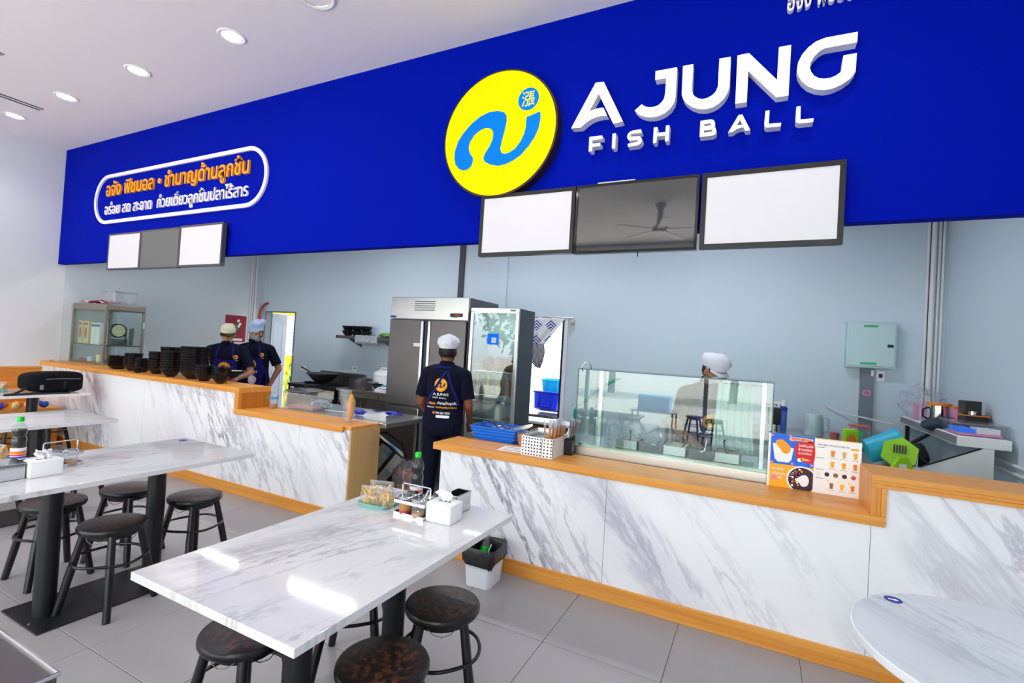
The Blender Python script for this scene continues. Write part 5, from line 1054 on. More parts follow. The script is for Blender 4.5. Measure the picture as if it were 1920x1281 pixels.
MB().addbm(bm).build('body', 'black_rubber', t, smooth=60); MB().tube([(-.1, -.1, .14), (0, -.2, .12), (.1, -.22, .03)], .012, 8).build('strap', 'backpack_trim', t)
t = thing('power_strip', 'white power strip with cables on the corner table', 'power strip', (1.04, 4.6, .8005), .5); MB().box(-.12, .12, -.025, .025, 0, .03, .006).build('body', 'white_plastic', t)
for q in range(3): MB().tube([(-.08 + .07 * q, 0, .03), (-.06 + .07 * q, .02, .10), (.0 + .05 * q, .08, .14 - .02 * q), (.1 + .03 * q, .2, .08)], .004, 6).build('cable', 'white_plastic', t)
MB().box(-.1, .1, -.06, .06, 0, .02, .004).build('purple_case', 'purple', loc=(1.0, 4.40, .8005), rotz=.1, label='flat purple case in front of the power strip', cat='case')
t = thing('electric_kettle', 'grey electric kettle on the back table', 'kettle', (.53, 5.75, .8505)); MB().lathe([(0, 0), (.085, 0), (.088, .01), (.082, .16), (.072, .205), (.07, .21), (0, .215)], n=28).build('body', 'grey_plastic' if 0 else 'panel_grey', t); MB().tube([(.07, 0, .18), (.125, 0, .17), (.13, 0, .06), (.08, 0, .04)], .011, 8).build('handle', 'panel_grey', t); MB().prism([(-.07, .17), (-.105, .2), (-.07, .2)], -.02, .02).build('spout', 'panel_grey', t)
t = thing('coffee_grinder', 'black coffee grinder with steel collar on the back table', 'grinder', (.18, 5.72, .8505)); MB().box(-.06, .06, -.07, .07, .07, .24, .01).build('body', 'black_plastic', t); MB().lathe([(0, 0), (.06, 0), (.055, .07), (0, .07)], n=20).build('base', 'steel_polish', t); MB().tube([(-.1, 0, 0), (-.1, 0, .26), (0, 0, .27)], .006, 6).build('frame', 'black_metal', t)
t = thing('blue_bottle', 'slim bottle with blue and white cap behind the coffee grinder', 'bottle', (.27, 5.9, .8505)); MB().lathe([(0, 0), (.035, 0), (.035, .22), (.02, .26)], n=18).build('body', 'blue_plastic_clear', t); MB().lathe([(.025, .25), (.025, .3), (0, .31)], n=16).build('cap', 'white_plastic', t); MB().lathe([(.0355, .2), (.0355, .235)], n=18).build('band', 'label_blue', t)
t = thing('storage_jar', 'square clear jar with red lid on the back table', 'jar', (.90, 5.7, .8505)); MB().box(-.075, .075, -.07, .07, 0, .13, .012).build('jar', 'clear_plastic', t); MB().box(-.08, .08, -.075, .075, .13, .147, .004).build('lid', 'carton_red', t); MB().box(-.05, .02, -.072, -.0705, .05, .10).build('green_label', 'green_sticker', t)
t = thing('syrup_jar', 'small jar of dark red syrup between kettle and square jar', 'jar', (.70, 5.66, .8505)); MB().lathe([(0, 0), (.04, 0), (.042, .06), (.03, .075), (.012, .085), (.012, .1)], n=20).build('jar', 'clear_plastic', t); MB().lathe([(0, .003), (.038, .003), (.038, .055), (0, .055)], n=18).build('syrup', 'red_paint', t)
MB().tube([(.68, YB - .01, 1.12), (.5 + .3, YB - .02, 1.06), (1.0, YB - .08, 1.04), (1.25, YB - .1, 1.0)], .008, 6).build('wall_cable', 'conduit', label='grey cable sagging along the back wall behind the duct', cat='cable')
MB().tube([(-2.02, 5.9, .62), (-2.02, 5.9, .80), (-1.95, 5.9, .9), (-1.84, 5.92, .99), (-1.68, 5.95, 1.15), (-1.5, 6.0, 1.25)], .02, 10).build('green_hose', 'green_hose', label='green hose curving up behind the glass food case', cat='hose')
# ================================================================== glass food case on the right counter
gx0, gx1, gy0, gy1 = -1.145, .10, 3.375, 3.86
t = thing('glass_food_case', 'glass-fronted food case with green-edged panes behind the wooden ledge', 'food case', (0, 0, .7905))
MB().box(gx0, gx1, gy0, gy1, 0, .07, .004).build('steel_base', 'steel', t)
fp = MB().box(gx0, gx1, gy0, gy0 + .006, .07, .617).build('front_pane', 'case_glass', t)
MB().box(gx0, gx1, gy0 - .001, gy0 + .008, .614, .621).build('pane_edge', 'glass_edge', fp); MB().box(gx0 - .001, gx0 + .005, gy0 - .001, gy0 + .007, .07, .617).build('pane_edge', 'glass_edge', fp); MB().box(gx1 - .005, gx1 + .001, gy0 - .001, gy0 + .007, .07, .617).build('pane_edge', 'glass_edge', fp)
for x in (gx0, gx1 - .006):
    sp_ = MB().box(x, x + .006, gy0 + .008, gy1, .07, .617).build('side_pane', 'case_glass', t); MB().box(x, x + .006, gy1, gy1 + .004, .07, .617).build('pane_edge', 'glass_edge', sp_)
tpn = MB().box(gx0, gx1, gy0 + .008, gy1 - .12, .615, .621).build('top_pane', 'case_glass', t); MB().box(gx0, gx1, gy1 - .12, gy1 - .117, .615, .621).build('pane_edge', 'glass_edge', tpn)
for x, y in ((gx0 + .06, gy1 - .04), (gx0 + .12, gy0 + .2), (gx1 - .05, gy0 + .14), (gx1 - .05, gy1 - .04)): MB().box(x - .014, x + .014, y - .012, y + .012, .07, .612, .003).build('post', 'alu', t)
MB().tube([(gx0 + .03, gy0 + .004, .60), (gx0 + .03, gy0 - .014, .63), (gx0 + .05, gy0 - .01, .665), (gx0 + .085, gy0 + .0, .66), (gx0 + .09, gy0 + .02, .62)], .004, 8).build('hook', 'steel', t)
MB().box(gx0 + .02, gx1 - .02, gy0 + .03, gy1 - .03, .07, .085).build('well_floor', 'steel_polish', t)
# steel food pans with serving spoons
for i in range(5):
    x = gx0 + .36 + .16 * i
    q = thing('food_pan', 'steel food pan, %s from the left inside the glass case' % wh[i], 'pan', (x, gy0 + .15, .8765), 0, 'steel pans in the glass case')
    f = MB()
    for a, b_, c, d in ((-.072, .072, -.1, -.098), (-.072, .072, .098, .1), (-.072, -.07, -.1, .1), (.07, .072, -.1, .1)): f.box(a, b_, c, d, 0, .06)
    f.box(-.072, .072, -.1, .1, 0, .002); f.build('pan', 'clear_plastic' if i % 2 else 'steel_polish', q)
    MB().box(-.068, .068, -.096, .096, .003, .03).build('topping', ('sugar', 'dark_food', 'cream', 'dark_food', 'tea_brown')[i], q)
    s = thing('serving_spoon', 'steel serving spoon in the %s food pan' % wh[i], 'spoon', (x + .01, gy0 + .13, .915), i * .9, 'serving spoons in the glass case')
    MB().sph((0, 0, 0), .022, .03, .008).build('bowl', 'steel_polish', s); MB().tube([(0, -.02, .0), (.01, -.05, .035), (.012, -.062, .075), (.01, -.05, .09)], [.004, .005, .006, .005], 8).build('handle', 'steel_polish' if i % 2 else 'black_plastic', s)
cv = thing('pale_cloth', 'pale translucent cloth hanging inside the right end of the glass case', 'cloth', (0, 0, 0))
mat('pale_curtain', (196, 216, 216), 0.8)
vs = []; fs = []; nx, nz = 40, 14
for j in range(nz):
    for i in range(nx):
        u = i / (nx - 1); q = j / (nz - 1); vs.append((-.235 + (.245 - .02 * math.sin(q * 3)) * u - .02 * (1 - q) * (1 - u), gy0 + .34 + .014 * math.sin(u * 34 + q * 2) * (.5 + .6 * (1 - q)), .9 + .475 * q))
for j in range(nz - 1):
    for i in range(nx - 1): fs.append((j * nx + i, j * nx + i + 1, (j + 1) * nx + i + 1, (j + 1) * nx + i))
o = MB().add(vs, fs).build('drape', 'pale_curtain', cv, smooth=80); o.modifiers.new('t', 'SOLIDIFY').thickness = .002
MB().tube([(-.28, gy0 + .34, 1.375), (.06, gy0 + .34, 1.375)], .006, 8).build('rod', 'steel', cv)
t = crumple('plastic_sack', (-.92, gy0 + .22, .8765), .055, .05, .11, 'film', 'bunched clear plastic sack inside the left end of the glass case', 'sack', 4, .3, 2.4, 8)
# ================================================================== on the wooden ledge
t = thing('cutlery_basket', 'blue plastic basket of steel cutlery at the left end of the ledge', 'basket', (-1.83, 3.52, .7905), .06)
frustum(.165, .105, .20, .135, 0, .10, .02).build('body', 'blue_crate', t)
r = MB(); r.tube([(x, y, .10) for x, y in rrect(-.203, .203, -.138, .138, .02, 4)], .007, 6, True); r.build('rim', 'blue_crate', t)
for z in (.03, .055, .08): MB().box(-.17 - z * .3, .17 + z * .3, -.110 - z * .3, -.107 - z * .27, z - .004, z + .004).build('rib', 'blue_crate', t)
MB().box(-.14, .14, -.09, .09, .004, .06).build('liner', 'steel_dark', t)
for i in range(9):
    a = random.uniform(-.5, .5); x = -1.95 + .03 * i; y = 3.5 + random.uniform(-.04, .05)
    q = thing('table_spoon', 'steel spoon in the blue cutlery basket', 'spoon', (x, y, .885 + .006 * (i % 3)), a, 'spoons in the blue basket')
    MB().tube([(-.09, 0, .016), (-.02, 0, .006), (.05, 0, .0)], [.005, .003, .0035], 6).build('handle', 'steel_polish', q); MB().sph((.07, 0, .0), .026, .017, .006, 10).build('bowl', 'steel_polish', q)
t = thing('steel_knife_tray', 'angled steel tray propped in the blue basket', 'tray', (-1.66, 3.56, .885), .2); MB().box(-.09, .09, -.06, .06, 0, .004, M=rot('Y', -.3)).build('plate', 'steel', t); MB().box(-.09, .09, .056, .06, 0, .02, M=rot('Y', -.3)).build('lip', 'steel', t)
def basket(loc, w, d, h, nx, nz, label, nyy=6):
    t = thing('perforated_basket', label, 'basket', loc, 0, 'white perforated baskets')
    def panel(u0, u1, n_, place):
        # panel with real square-ish round holes: grid of cells, each cell a frame around an octagon
        m = MB(); cw = (u1 - u0) / n_; ch = h / nz
        for i in range(n_):
            for j in range(nz):
                cx, cz = u0 + cw * (i + .5), ch * (j + .5); rr = min(cw, ch) * .27
                oc = [(cx + rr * math.cos(k * PI / 4 + PI / 8), cz + rr * math.sin(k * PI / 4 + PI / 8)) for k in range(8)]
                co = [(cx + cw / 2, cz + ch / 2), (cx - cw / 2, cz + ch / 2), (cx - cw / 2, cz - ch / 2), (cx + cw / 2, cz - ch / 2)]
                o = len(m.v); m.v += [place(*p) for p in oc + co]
                for k, (e, f) in enumerate(((0, 1), (2, 3), (4, 5), (6, 7))):
                    m.f += [(o + e, o + 8 + k, o + f)]
                    m.f += [(o + f, o + 8 + k, o + 8 + (k + 1) % 4, o + (f + 1) % 8)]
        return m
    for nm, m in (('front_panel', panel(-w / 2, w / 2, nx, lambda u, z: (u, -d / 2, z))), ('back_panel', panel(-w / 2, w / 2, nx, lambda u, z: (u, d / 2, z))), ('side_panel', panel(-d / 2, d / 2, 10, lambda u, z: (-w / 2, u, z)))):
        o = m.build(nm, 'white_plastic', t, smooth=0); md = o.modifiers.new('t', 'SOLIDIFY'); md.thickness = .003
    MB().box(w / 2 - .003, w / 2, -d / 2, d / 2, 0, h).build('side_panel', 'white_plastic', t)
    MB().box(-w / 2 + .004, w / 2 - .004, -d / 2 + .004, d / 2 - .004, 0, .003).build('bottom', 'white_plastic', t)
    r = MB(); r.tube([(x, y, h) for x, y in rrect(-w / 2, w / 2, -d / 2, d / 2, .004, 2)], .003, 6, True); r.build('rim', 'white_plastic', t)
    MB().box(-w / 2 + .008, w / 2 - .008, -d / 2 + .01, d / 2 - .01, .004, h * .4 if nx == 3 else h * .92, .004).build('inner_shade_block', 'black_plastic', t)  # black block stands in for the shade inside the basket, behind the holes
    return t
basket((-1.345, 3.205, ZL), .15, .26, .13, 7, 6, 'white perforated basket with wide face on the ledge'); basket((-1.228, 3.205, ZL), .076, .26, .13, 3, 6, 'white narrow perforated basket full of chopsticks')
for i in range(26):
    x = -1.256 + .056 * ((i * 7) % 26) / 26; y = 3.10 + .20 * i / 26
    q = thing('chopstick_packet', 'brown chopsticks in a clear sleeve in the narrow white basket', 'chopsticks', (x, y, ZL + .006), 0, 'wrapped chopsticks in the narrow basket'); lean = random.uniform(-.10, .10); Mx = rot('Y', lean + .04) @ rot('X', random.uniform(-.06, .06))
    for dx in (-.003, .003): MB().tube([tuple(Mx @ Vector((dx, 0, 0))), tuple(Mx @ Vector((dx, 0, .2)))], .003, 5).build('stick', 'straw_brown', q)
    MB().box(-.009, .009, -.002, .002, .15, .245, M=Mx).build('sleeve', 'film', q)
t = thing('straw_holder', 'black square cup holding dark wrapped straws beside the glass case', 'cup', (-1.175, 3.30, ZL) if 0 else (-1.158, 3.31, ZL)); f = MB()
for a, b_, c, d in ((-.027, .027, -.03, -.027), (-.027, .027, .027, .03), (-.027, -.024, -.03, .03), (.024, .027, -.03, .03)): f.box(a, b_, c, d, 0, .11)
f.box(-.027, .027, -.03, .03, 0, .003); f.build('cup', 'black_plastic', t)
for i in range(14):
    lx, ly = random.uniform(-.02, .30), random.uniform(-.15, .15); Mx = rot('Y', lx) @ rot('X', ly)
    q = thing('dark_straw', 'dark brown straw standing in the black cup by the glass case', 'straw', (-1.158 + random.uniform(-.012, .0), 3.31 + random.uniform(-.015, .015), ZL + .008), 0, 'dark straws in the black cup')
    MB().tube([tuple(Mx @ Vector((0, 0, 0))), tuple(Mx @ Vector((0, 0, .23)))], .0028, 6).build('straw', 'straw_dark', q); MB().tube([tuple(Mx @ Vector((0, 0, .13))), tuple(Mx @ Vector((0, 0, .25)))], .005, 6, cap=False).build('wrapper', 'film', q)
t = thing('sauce_cup', 'clear cup of orange sauce between blue and white baskets', 'cup', (-1.56, 3.45, .7905)); MB().lathe([(0, 0), (.06, 0), (.075, .10), (.073, .10), (.058, .004), (0, .004)], n=24).build('cup', 'clear_plastic', t); MB().lathe([(0, .005), (.058, .005), (.068, .075), (0, .075)], n=22).build('sauce', 'orange_cup', t)
clear_box((-1.43, 3.48, .7905), .16, .16, .12, 'clear lidded tub behind the white basket', 'clear_plastic', True)
t = thing('orange_bottle', 'small orange-labelled bottle behind the black straw cup', 'bottle', (-1.20, 3.42, .7905)); MB().lathe([(0, 0), (.03, 0), (.03, .13), (.012, .16), (.012, .18)], n=18).build('body', 'label_white', t); MB().lathe([(.0305, .04), (.0305, .10)], n=18).build('band', 'orange_cup', t)
t = thing('paper_menu', 'printed paper sheet lying on the ledge beside the white baskets', 'paper', (-1.53, 3.19, ZL), .12); MB().box(-.1, .1, -.09, .09, 0, .001).build('sheet', 'paper', t)
for i in range(3): MB().box(-.08, .07, -.06 + .05 * i, -.045 + .05 * i, .001, .0015).build('printed_line', ('carton_red', 'paper_blue', 'grey_plastic')[i], t)
# slatted drawer front glimpsed behind the counter, left of the baskets
t = thing('slatted_crate', 'brown slatted wooden crate behind the ledge, below the doorway', 'crate', (-2.35, 5.62, 0))
MB().box(-.34, .34, .02, .3, 0, .62).build('box', 'slat_wood', t)
for i in range(7): MB().box(-.35, .35, 0, .02, .06 + .08 * i, .125 + .08 * i, .003).build('slat', 'slat_wood', t)
MB().box(-.36, .36, -.01, .31, .62, .65, .003).build('top', 'white_matt', t)
# ================================================================== folded menu card
t = thing('menu_card', 'folded menu card with photos of desserts and drinks on the ledge', 'menu', (0, 3.335, ZL))
x0, x1, x2, h = .095, .318, .543, .312
MB().box(x0 - .012, x1, 0, .004, 0, h, M=None).build('left_leaf', 'menu_white', t); MB().box(x1, x2, 0, .004, 0, h).build('right_leaf', 'menu_white', t)
t_l, t_r = t.children[0], t.children[1]
def pr(poly, m, par, k=1, name='print'): return MB().prism(poly, -.0003 * k - .0002, -.0003 * k).build(name, m, par, smooth=0)
def R4(a, b_, c, d): return [(a, c), (b_, c), (b_, d), (a, d)]
pr(R4(x0, x1, .135, h), 'menu_blue', t_l); pr(R4(x0, x1, 0, .135), 'menu_yellow', t_l)
pr([(.105, .255), (.215, .235), (.205, .165), (.19, .148), (.135, .148), (.118, .165)], 'menu_white', t_l, 2, 'dessert_tub'); pr(smoothpoly([(.12, .262), (.13, .275), (.155, .28), (.18, .262), (.2, .235), (.19, .205), (.165, .2), (.145, .225), (.128, .245)], 3), 'mango', t_l, 3, 'mango')
pr(smoothpoly([(.19, .285), (.2, .30), (.25, .302), (.305, .30), (.31, .29), (.30, .28), (.24, .282), (.2, .278)], 3), 'menu_peach', t_l, 2, 'banner')
obj('heading', text_mesh('NEW MENU', (.202, .30, .2845, .297), -.0015, bold=.02), 'label_red', t_l)
pr(smoothpoly([(.22, .245), (.235, .272), (.275, .28), (.317, .277), (.317, .168), (.26, .165), (.23, .18), (.225, .21)], 4), 'menu_red', t_l, 2, 'red_blob')
for i, s in enumerate(('ไอศกรีมมะม่วง', 'ข้าวเหนียว', 'สุดอร่อย')): obj('caption', text_mesh(s, (.238, .312 - .004 * i, .25 - .023 * i, .268 - .023 * i), -.0018, bold=.02), 'print_white', t_l)
obj('price', text_mesh('80.-', (.272, .302, .172, .184), -.0018, bold=.03), 'print_white', t_l)
for cx, cz in ((.10, .30), (.196, .305), (.104, .142), (.21, .145), (.308, .15)): pr(disc(cx, cz, .008, 6), 'menu_pink', t_l, 2, 'flower')
pr(disc(.247, .172, .012, 12), 'menu_white', t_l, 3, 'egg'); pr(disc(.262, .178, .011, 12), 'mango', t_l, 3, 'fruit')
for i, s in enumerate(('น้ำแข็งไส', 'เครื่องแน่น')): obj('caption', text_mesh(s, (.108, .17 + .008 * i, .098 - .026 * i, .117 - .026 * i), -.0018, bold=.02), 'print_white', t_l)
obj('price', text_mesh('60', (.142, .16, .05, .063), -.0018, bold=.03), 'print_white', t_l); pr(disc(.12, .052, .015, 16), 'menu_pink', t_l, 2, 'dessert_ball')
cir = [(max(x, .0), z) for x, z in disc(.262, .06, .078, 40)]; cir = [(min(x, x1 - .0005), max(z, .0005)) for x, z in cir]
pr(cir, 'menu_white', t_l, 2, 'bowl_rim'); c2_ = [(min(x, x1 - .0005), max(z, .0005)) for x, z in disc(.264, .058, .071, 40)]; pr(c2_, 'dark_food', t_l, 3, 'bowl_contents')
rd = random.Random(3)
for i in range(22):
    a = rd.uniform(1.6, 4.2); q = rd.uniform(.03, .064); cx, cz = .264 + q * math.cos(a), .062 + q * math.sin(a)
    if cz > .008: pr(disc(cx, cz, rd.uniform(.005, .008), 7), rd.choice(('mango', 'menu_white', 'orange_cup', 'menu_pink')), t_l, 4, 'topping')
pr(smoothpoly([(.228, .055), (.25, .075), (.268, .088), (.288, .085), (.298, .06), (.29, .03), (.265, .022), (.25, .04)], 3), 'menu_white', t_l, 5, 'ice')
pr(R4(x1 + .003, x2, h - .004, h), 'menu_yellow', t_r, 1, 'yellow_line')
obj('heading', text_mesh('FRESH MILK TEA AND OTHER TEA', (x1 + .016, x1 + .168, .272, .281), -.0012, bold=.01), 'black_plastic', t_r); pr(R4(x1 + .176, x2 - .014, .262, .274), 'menu_yellow', t_r, 2, 'price_tag')
def cup_pic(cx, cz, m, s=.017): pr([(cx - s * .6, cz + s), (cx + s * .6, cz + s), (cx + s * .42, cz - s), (cx - s * .42, cz - s)], m, t_r, 2, 'cup_picture'); pr(R4(cx - s, cx + s, cz - s * 1.5, cz - s * 1.38), 'grey_plastic', t_r, 2, 'caption_line')
for i, dx in enumerate((.09, .145, .198)): cup_pic(x1 + dx, .232, ('orange_cup', 'sauce_tan', 'menu_yellow')[i]); cup_pic(x1 + dx, .17, ('menu_yellow', 'mango', 'orange_cup')[i])
for i, dx in enumerate((.025, .066, .108, .15, .192)): pr(disc(x1 + dx, .112, .012, 14), ('paper', 'dark_food', 'tea_brown', 'dark_food', 'carton_red')[i], t_r, 2, 'topping_picture')
for i, dx in enumerate((.09, .14, .19)): cup_pic(x1 + dx, .05, ('tea_brown', 'menu_yellow', 'orange_cup')[i], .016); pr(disc(x1 + dx - .018, .075, .004, 8), 'menu_yellow', t_r, 2, 'star')
for z in (.26, .2, .135, .085): pr(R4(x1 + .01, x1 + .05, z, z + .003), 'grey_plastic', t_r, 2, 'caption_line')
# ================================================================== people
import numpy as np
def ring_loft(m, secs):
    """secs: list of (centre, axis_x vector, axis_y vector) ellipses; closed ends."""
    n = 18; vs = []; fs = []
    for c, ax, ay in secs:
        vs += [c + ax * math.cos(2 * PI * k / n) + ay * math.sin(2 * PI * k / n) for k in range(n)]
    for i in range(len(secs) - 1):
        for k in range(n): fs.append((i * n + k, i * n + (k + 1) % n, (i + 1) * n + (k + 1) % n, (i + 1) * n + k))
    fs += [tuple(range(n - 1, -1, -1)), tuple(range((len(secs) - 1) * n, len(secs) * n))]
    m.add(vs, fs)
def capsule(m, a, b, ra, rb, flat=1.0):
    a, b = Vector(a), Vector(b); d = (b - a); l = d.length; d.normalize(); pts = []; rs = []
    for k in (0, .3, .65): q = math.cos(math.asin(1 - k)) if 0 else (1 - (1 - k) ** 2) ** .5; pts.append(a - d * ra * (1 - k)); rs.append(max(ra * q, .001))
    for k in (0, .5, 1): pts.append(a + d * l * k); rs.append(ra + (rb - ra) * k)
    for k in (.65, .3, 0): q = (1 - (1 - k) ** 2) ** .5; pts.append(b + d * rb * (1 - k)); rs.append(max(rb * q, .001))
    m.tube(pts, rs, 12)
def person(label, loc, rz, H, lean, head_pitch, head_yaw, arms, skin, mask, hat, style, mtop=.072, voxel=.0085):
    """A standing worker facing -y: arms = ((elbow), (hand)) for the person's right (-x) and left (+x) in local metres, given for H = 1.65."""
    root = thing('person', label, 'person', loc, rz); s = H / 1.65
    m = MB(); seg = []
    def V(x, y, z): return Vector((x, y, z)) * s
    def bend(v):       # lean the upper body forward about the hips
        h = V(0, 0, .90); return h + Matrix.Rotation(lean, 3, 'X') @ (v - h)
    def add(lab, a, b, ra, rb): capsule(m, a, b, ra * s, rb * s); seg.append((lab, a, b, ra * s, rb * s))
    X, Yv = Vector((1, 0, 0)), Vector((0, 1, 0)); Ryx = Matrix.Rotation(lean, 3, 'X') @ Yv
    secs = []
    for z, rx, ry, dy in ((.80, .13, .10, .01), (.86, .172, .122, .01), (.95, .17, .118, .0), (1.05, .162, .112, -.01), (1.16, .168, .115, -.01), (1.27, .176, .118, -.005), (1.345, .18, .105, .005), (1.385, .135, .082, .012), (1.42, .065, .062, .012), (1.44, .05, .05, .01)):
        c = bend(V(0, dy, z)); secs.append((c, X * rx * s, (Yv if z < .95 else Ryx) * ry * s))
    ring_loft(m, secs)
    for sx in (-1, 1): capsule(m, bend(V(sx * .03, .012, 1.372)), bend(V(sx * .175, .005, 1.338)), .058 * s, .056 * s); seg.append(('torso', bend(V(sx * .03, .012, 1.372)), bend(V(sx * .15, .005, 1.34)), .058 * s, .056 * s))
    seg.append(('torso', bend(V(0, 0, .9)), bend(V(0, 0, 1.32)), .17 * s, .18 * s))
    nb, nt_ = bend(V(0, .01, 1.39)), bend(V(0, -.005 - .03 * math.sin(-head_pitch), 1.47)); add('neck', nb, nt_, .056, .052)
    Hm = Matrix.Translation(nt_) @ (Matrix.Rotation(head_yaw, 4, 'Z') @ Matrix.Rotation(lean * .4 + head_pitch, 4, 'X'))
    def Hd(x, y, z): return Hm @ (Vector((x, y, z)) * s)
    hc = Hd(0, -.012, .085)
    def hsph(c, rx, ry, rz_):
        mm = MB().sph((0, 0, 0), rx * s, ry * s, rz_ * s, 18); q = Hm.to_3x3(); o = Hd(*c); m.add([o + q @ Vector(v) for v in mm.v], mm.f)
    hsph((0, .0, .095), .076, .096, .098); hsph((0, -.03, .035), .058, .066, .068); hsph((0, -.098, .062), .013, .018, .022); hsph((0, -.085, .002), .028, .02, .02)
    for sx in (-1, 1): hsph((sx * .078, .004, .07), .012, .022, .032)
    seg.append(('head', Hd(0, -.01, .03), Hd(0, 0, .11), .085 * s, .095 * s))
    for sx, (el, ha) in ((-1, arms[0]), (1, arms[1])):
        sh = bend(V(sx * .185, .005, 1.335)); e, h_ = bend(V(*el)), bend(V(*ha))
        add('upper_arm', sh, e, .052, .041); add('forearm', e, h_, .041, .027)
        d = (h_ - e).normalized(); side = d.cross(Vector((0, 0, 1)));  side = side.normalized() if side.length > .2 else Vector((1, 0, 0)) * 1.0
        pn = side.cross(d).normalized(); w = h_ + d * .035 * s
        mm = MB(); cq = [(h_, .024, .018), (h_ + d * .03 * s, .036, .017), (h_ + d * .075 * s, .04, .016), (h_ + d * .09 * s, .036, .013)]
        ring_loft(m, [(c, side * a * s, pn * b * s) for c, a, b in cq]); seg.append(('hand', h_, h_ + d * .09 * s, .04 * s, .04 * s))
        for k, ln in ((-1.5, .066), (-.5, .078), (.5, .074), (1.5, .058)):
            r0 = h_ + d * .085 * s + side * k * .0185 * s; r1 = r0 + (d * ln * .5 - pn * .006) * s; r2 = r1 + (d * ln * .38 - pn * .022) * s
            capsule(m, r0, r1, .0092 * s, .0088 * s); capsule(m, r1, r2, .0088 * s, .0075 * s)
        tb = h_ + d * .025 * s - side * sx * .03 * s * (1 if sx > 0 else 1); t1 = tb + (d * .035 - side * sx * .022) * s; t2 = t1 + (d * .03 - side * sx * .004 - pn * .008) * s
        capsule(m, tb, t1, .0115 * s, .0105 * s); capsule(m, t1, t2, .0105 * s, .0085 * s)
    for sx in (-1, 1):
        hp, kn, an = V(sx * .092, .01, .86), V(sx * .10, -.015, .46), V(sx * .105, .015, .09)
        add('thigh', hp, kn, .088, .058); add('calf', kn, an, .056, .038); add('foot', an + V(0, .02, -.05), an + V(0, -.14, -.055), .036, .032)
    tmp = bpy.data.objects.new('tmp', m.mesh('tmp', 0)); C.objects.link(tmp)
    rm = tmp.modifiers.new('r', 'REMESH'); rm.mode = 'VOXEL'; rm.voxel_size = voxel; sm = tmp.modifiers.new('s', 'SMOOTH'); sm.factor = .5; sm.iterations = 3
    dg = bpy.context.evaluated_depsgraph_get(); me = bpy.data.meshes.new_from_object(tmp.evaluated_get(dg)); bpy.data.objects.remove(tmp)
    me.shade_smooth(); body = obj('body', me, skin, root)
    co = np.empty(len(me.vertices) * 3); me.vertices.foreach_get('co', co); co = co.reshape(-1, 3); no = np.empty(len(me.vertices) * 3); me.vertices.foreach_get('normal', no); no = no.reshape(-1, 3)
    best = np.full(len(co), 1e9); lab = np.zeros(len(co), int); par = np.zeros(len(co)); names = [q[0] for q in seg]
    for i, (nm, a, b, ra, rb) in enumerate(seg):
        a, b = np.array(a), np.array(b); ab = b - a; tt = np.clip(((co - a) @ ab) / (ab @ ab), 0, 1); dd = np.linalg.norm(co - (a + tt[:, None] * ab), axis=1) / (ra + (rb - ra) * tt)
        k = dd < best; best[k] = dd[k]; lab[k] = i; par[k] = tt[k]
    L_ = np.array(names)[lab]
    faces = [tuple(p.vertices) for p in me.polygons]
    def garment(name, mask_, off, mname, parent=root, rough=.0, thick=.004):
        idx = np.where(mask_)[0]; mp_ = -np.ones(len(co), int); mp_[idx] = np.arange(len(idx)); fs = [tuple(int(mp_[v]) for v in f) for f in faces if all(mp_[v] >= 0 for v in f)]
        P = co[idx] + no[idx] * (off[idx][:, None] if hasattr(off, 'shape') else off)
        if rough: P = P + no[idx] * np.array([[rough * noise.noise(Vector((p[0] * 9, p[1] * 9, p[2] * 6)))] for p in P])
        o = MB().add([Vector(p) for p in P], fs).build(name, mname, parent, smooth=180); o.modifiers.new('t', 'SOLIDIFY').thickness = thick
        return o
    zl = co[:, 2] / s
    shirt = garment('shirt', (((L_ == 'torso') & (zl > .80)) | ((L_ == 'upper_arm') & (par < .78)) | ((L_ == 'neck') & (par < .15))), np.where(L_ == 'upper_arm', .012 + .012 * par, .013 + .014 * np.clip((1.15 - zl) / .3, 0, 1)), 'navy_cloth', rough=.008)
    garment('trousers', (L_ == 'thigh') | ((L_ == 'calf') & (par < .93)) | ((L_ == 'torso') & (zl < .90)), .010, 'pants_cloth', rough=.006)
    garment('shoe', (L_ == 'foot') | ((L_ == 'calf') & (par > .97)), .008, 'black_rubber')
    Hi = np.array(Hm.inverted()); hl = (np.c_[co, np.ones(len(co))] @ Hi.T)[:, :3] / s; hd = (L_ == 'head') | (L_ == 'neck')
    if mask: garment('face_mask', hd & (hl[:, 1] < -.02) & (hl[:, 2] < mtop) & (hl[:, 2] > -.02) & (np.abs(hl[:, 0]) < .07), .005, mask, thick=.002)
    garment('hair', hd & (((hl[:, 2] > .12) & (hl[:, 1] > -.075)) | ((hl[:, 1] > .015) & (hl[:, 2] > .025)) | ((hl[:, 2] > .075) & (hl[:, 1] > -.03) & (np.abs(hl[:, 0]) > .055))) & (np.abs(hl[:, 0]) < .076), .009, 'hair')
    for sx in (-1, 1):
        e = MB().sph(tuple(Hd(sx * .031, -.083, .084)), .011 * s, n=10).build('eye', 'print_white', root); MB().sph(tuple(Hd(sx * .031, -.0915, .084)), .0055 * s, n=8).build('pupil', 'hair', e)
        MB().tube([tuple(Hd(sx * .015, -.094, .104)), tuple(Hd(sx * .032, -.093, .109)), tuple(Hd(sx * .048, -.082, .104))], .003 * s, 5).build('eyebrow', 'hair', root)
    q3 = Hm.to_3x3()
    def hat_part(name, mm, mname, parent=root): return MB().add([Hd(*v) for v in mm.v], mm.f).build(name, mname, parent, smooth=60)
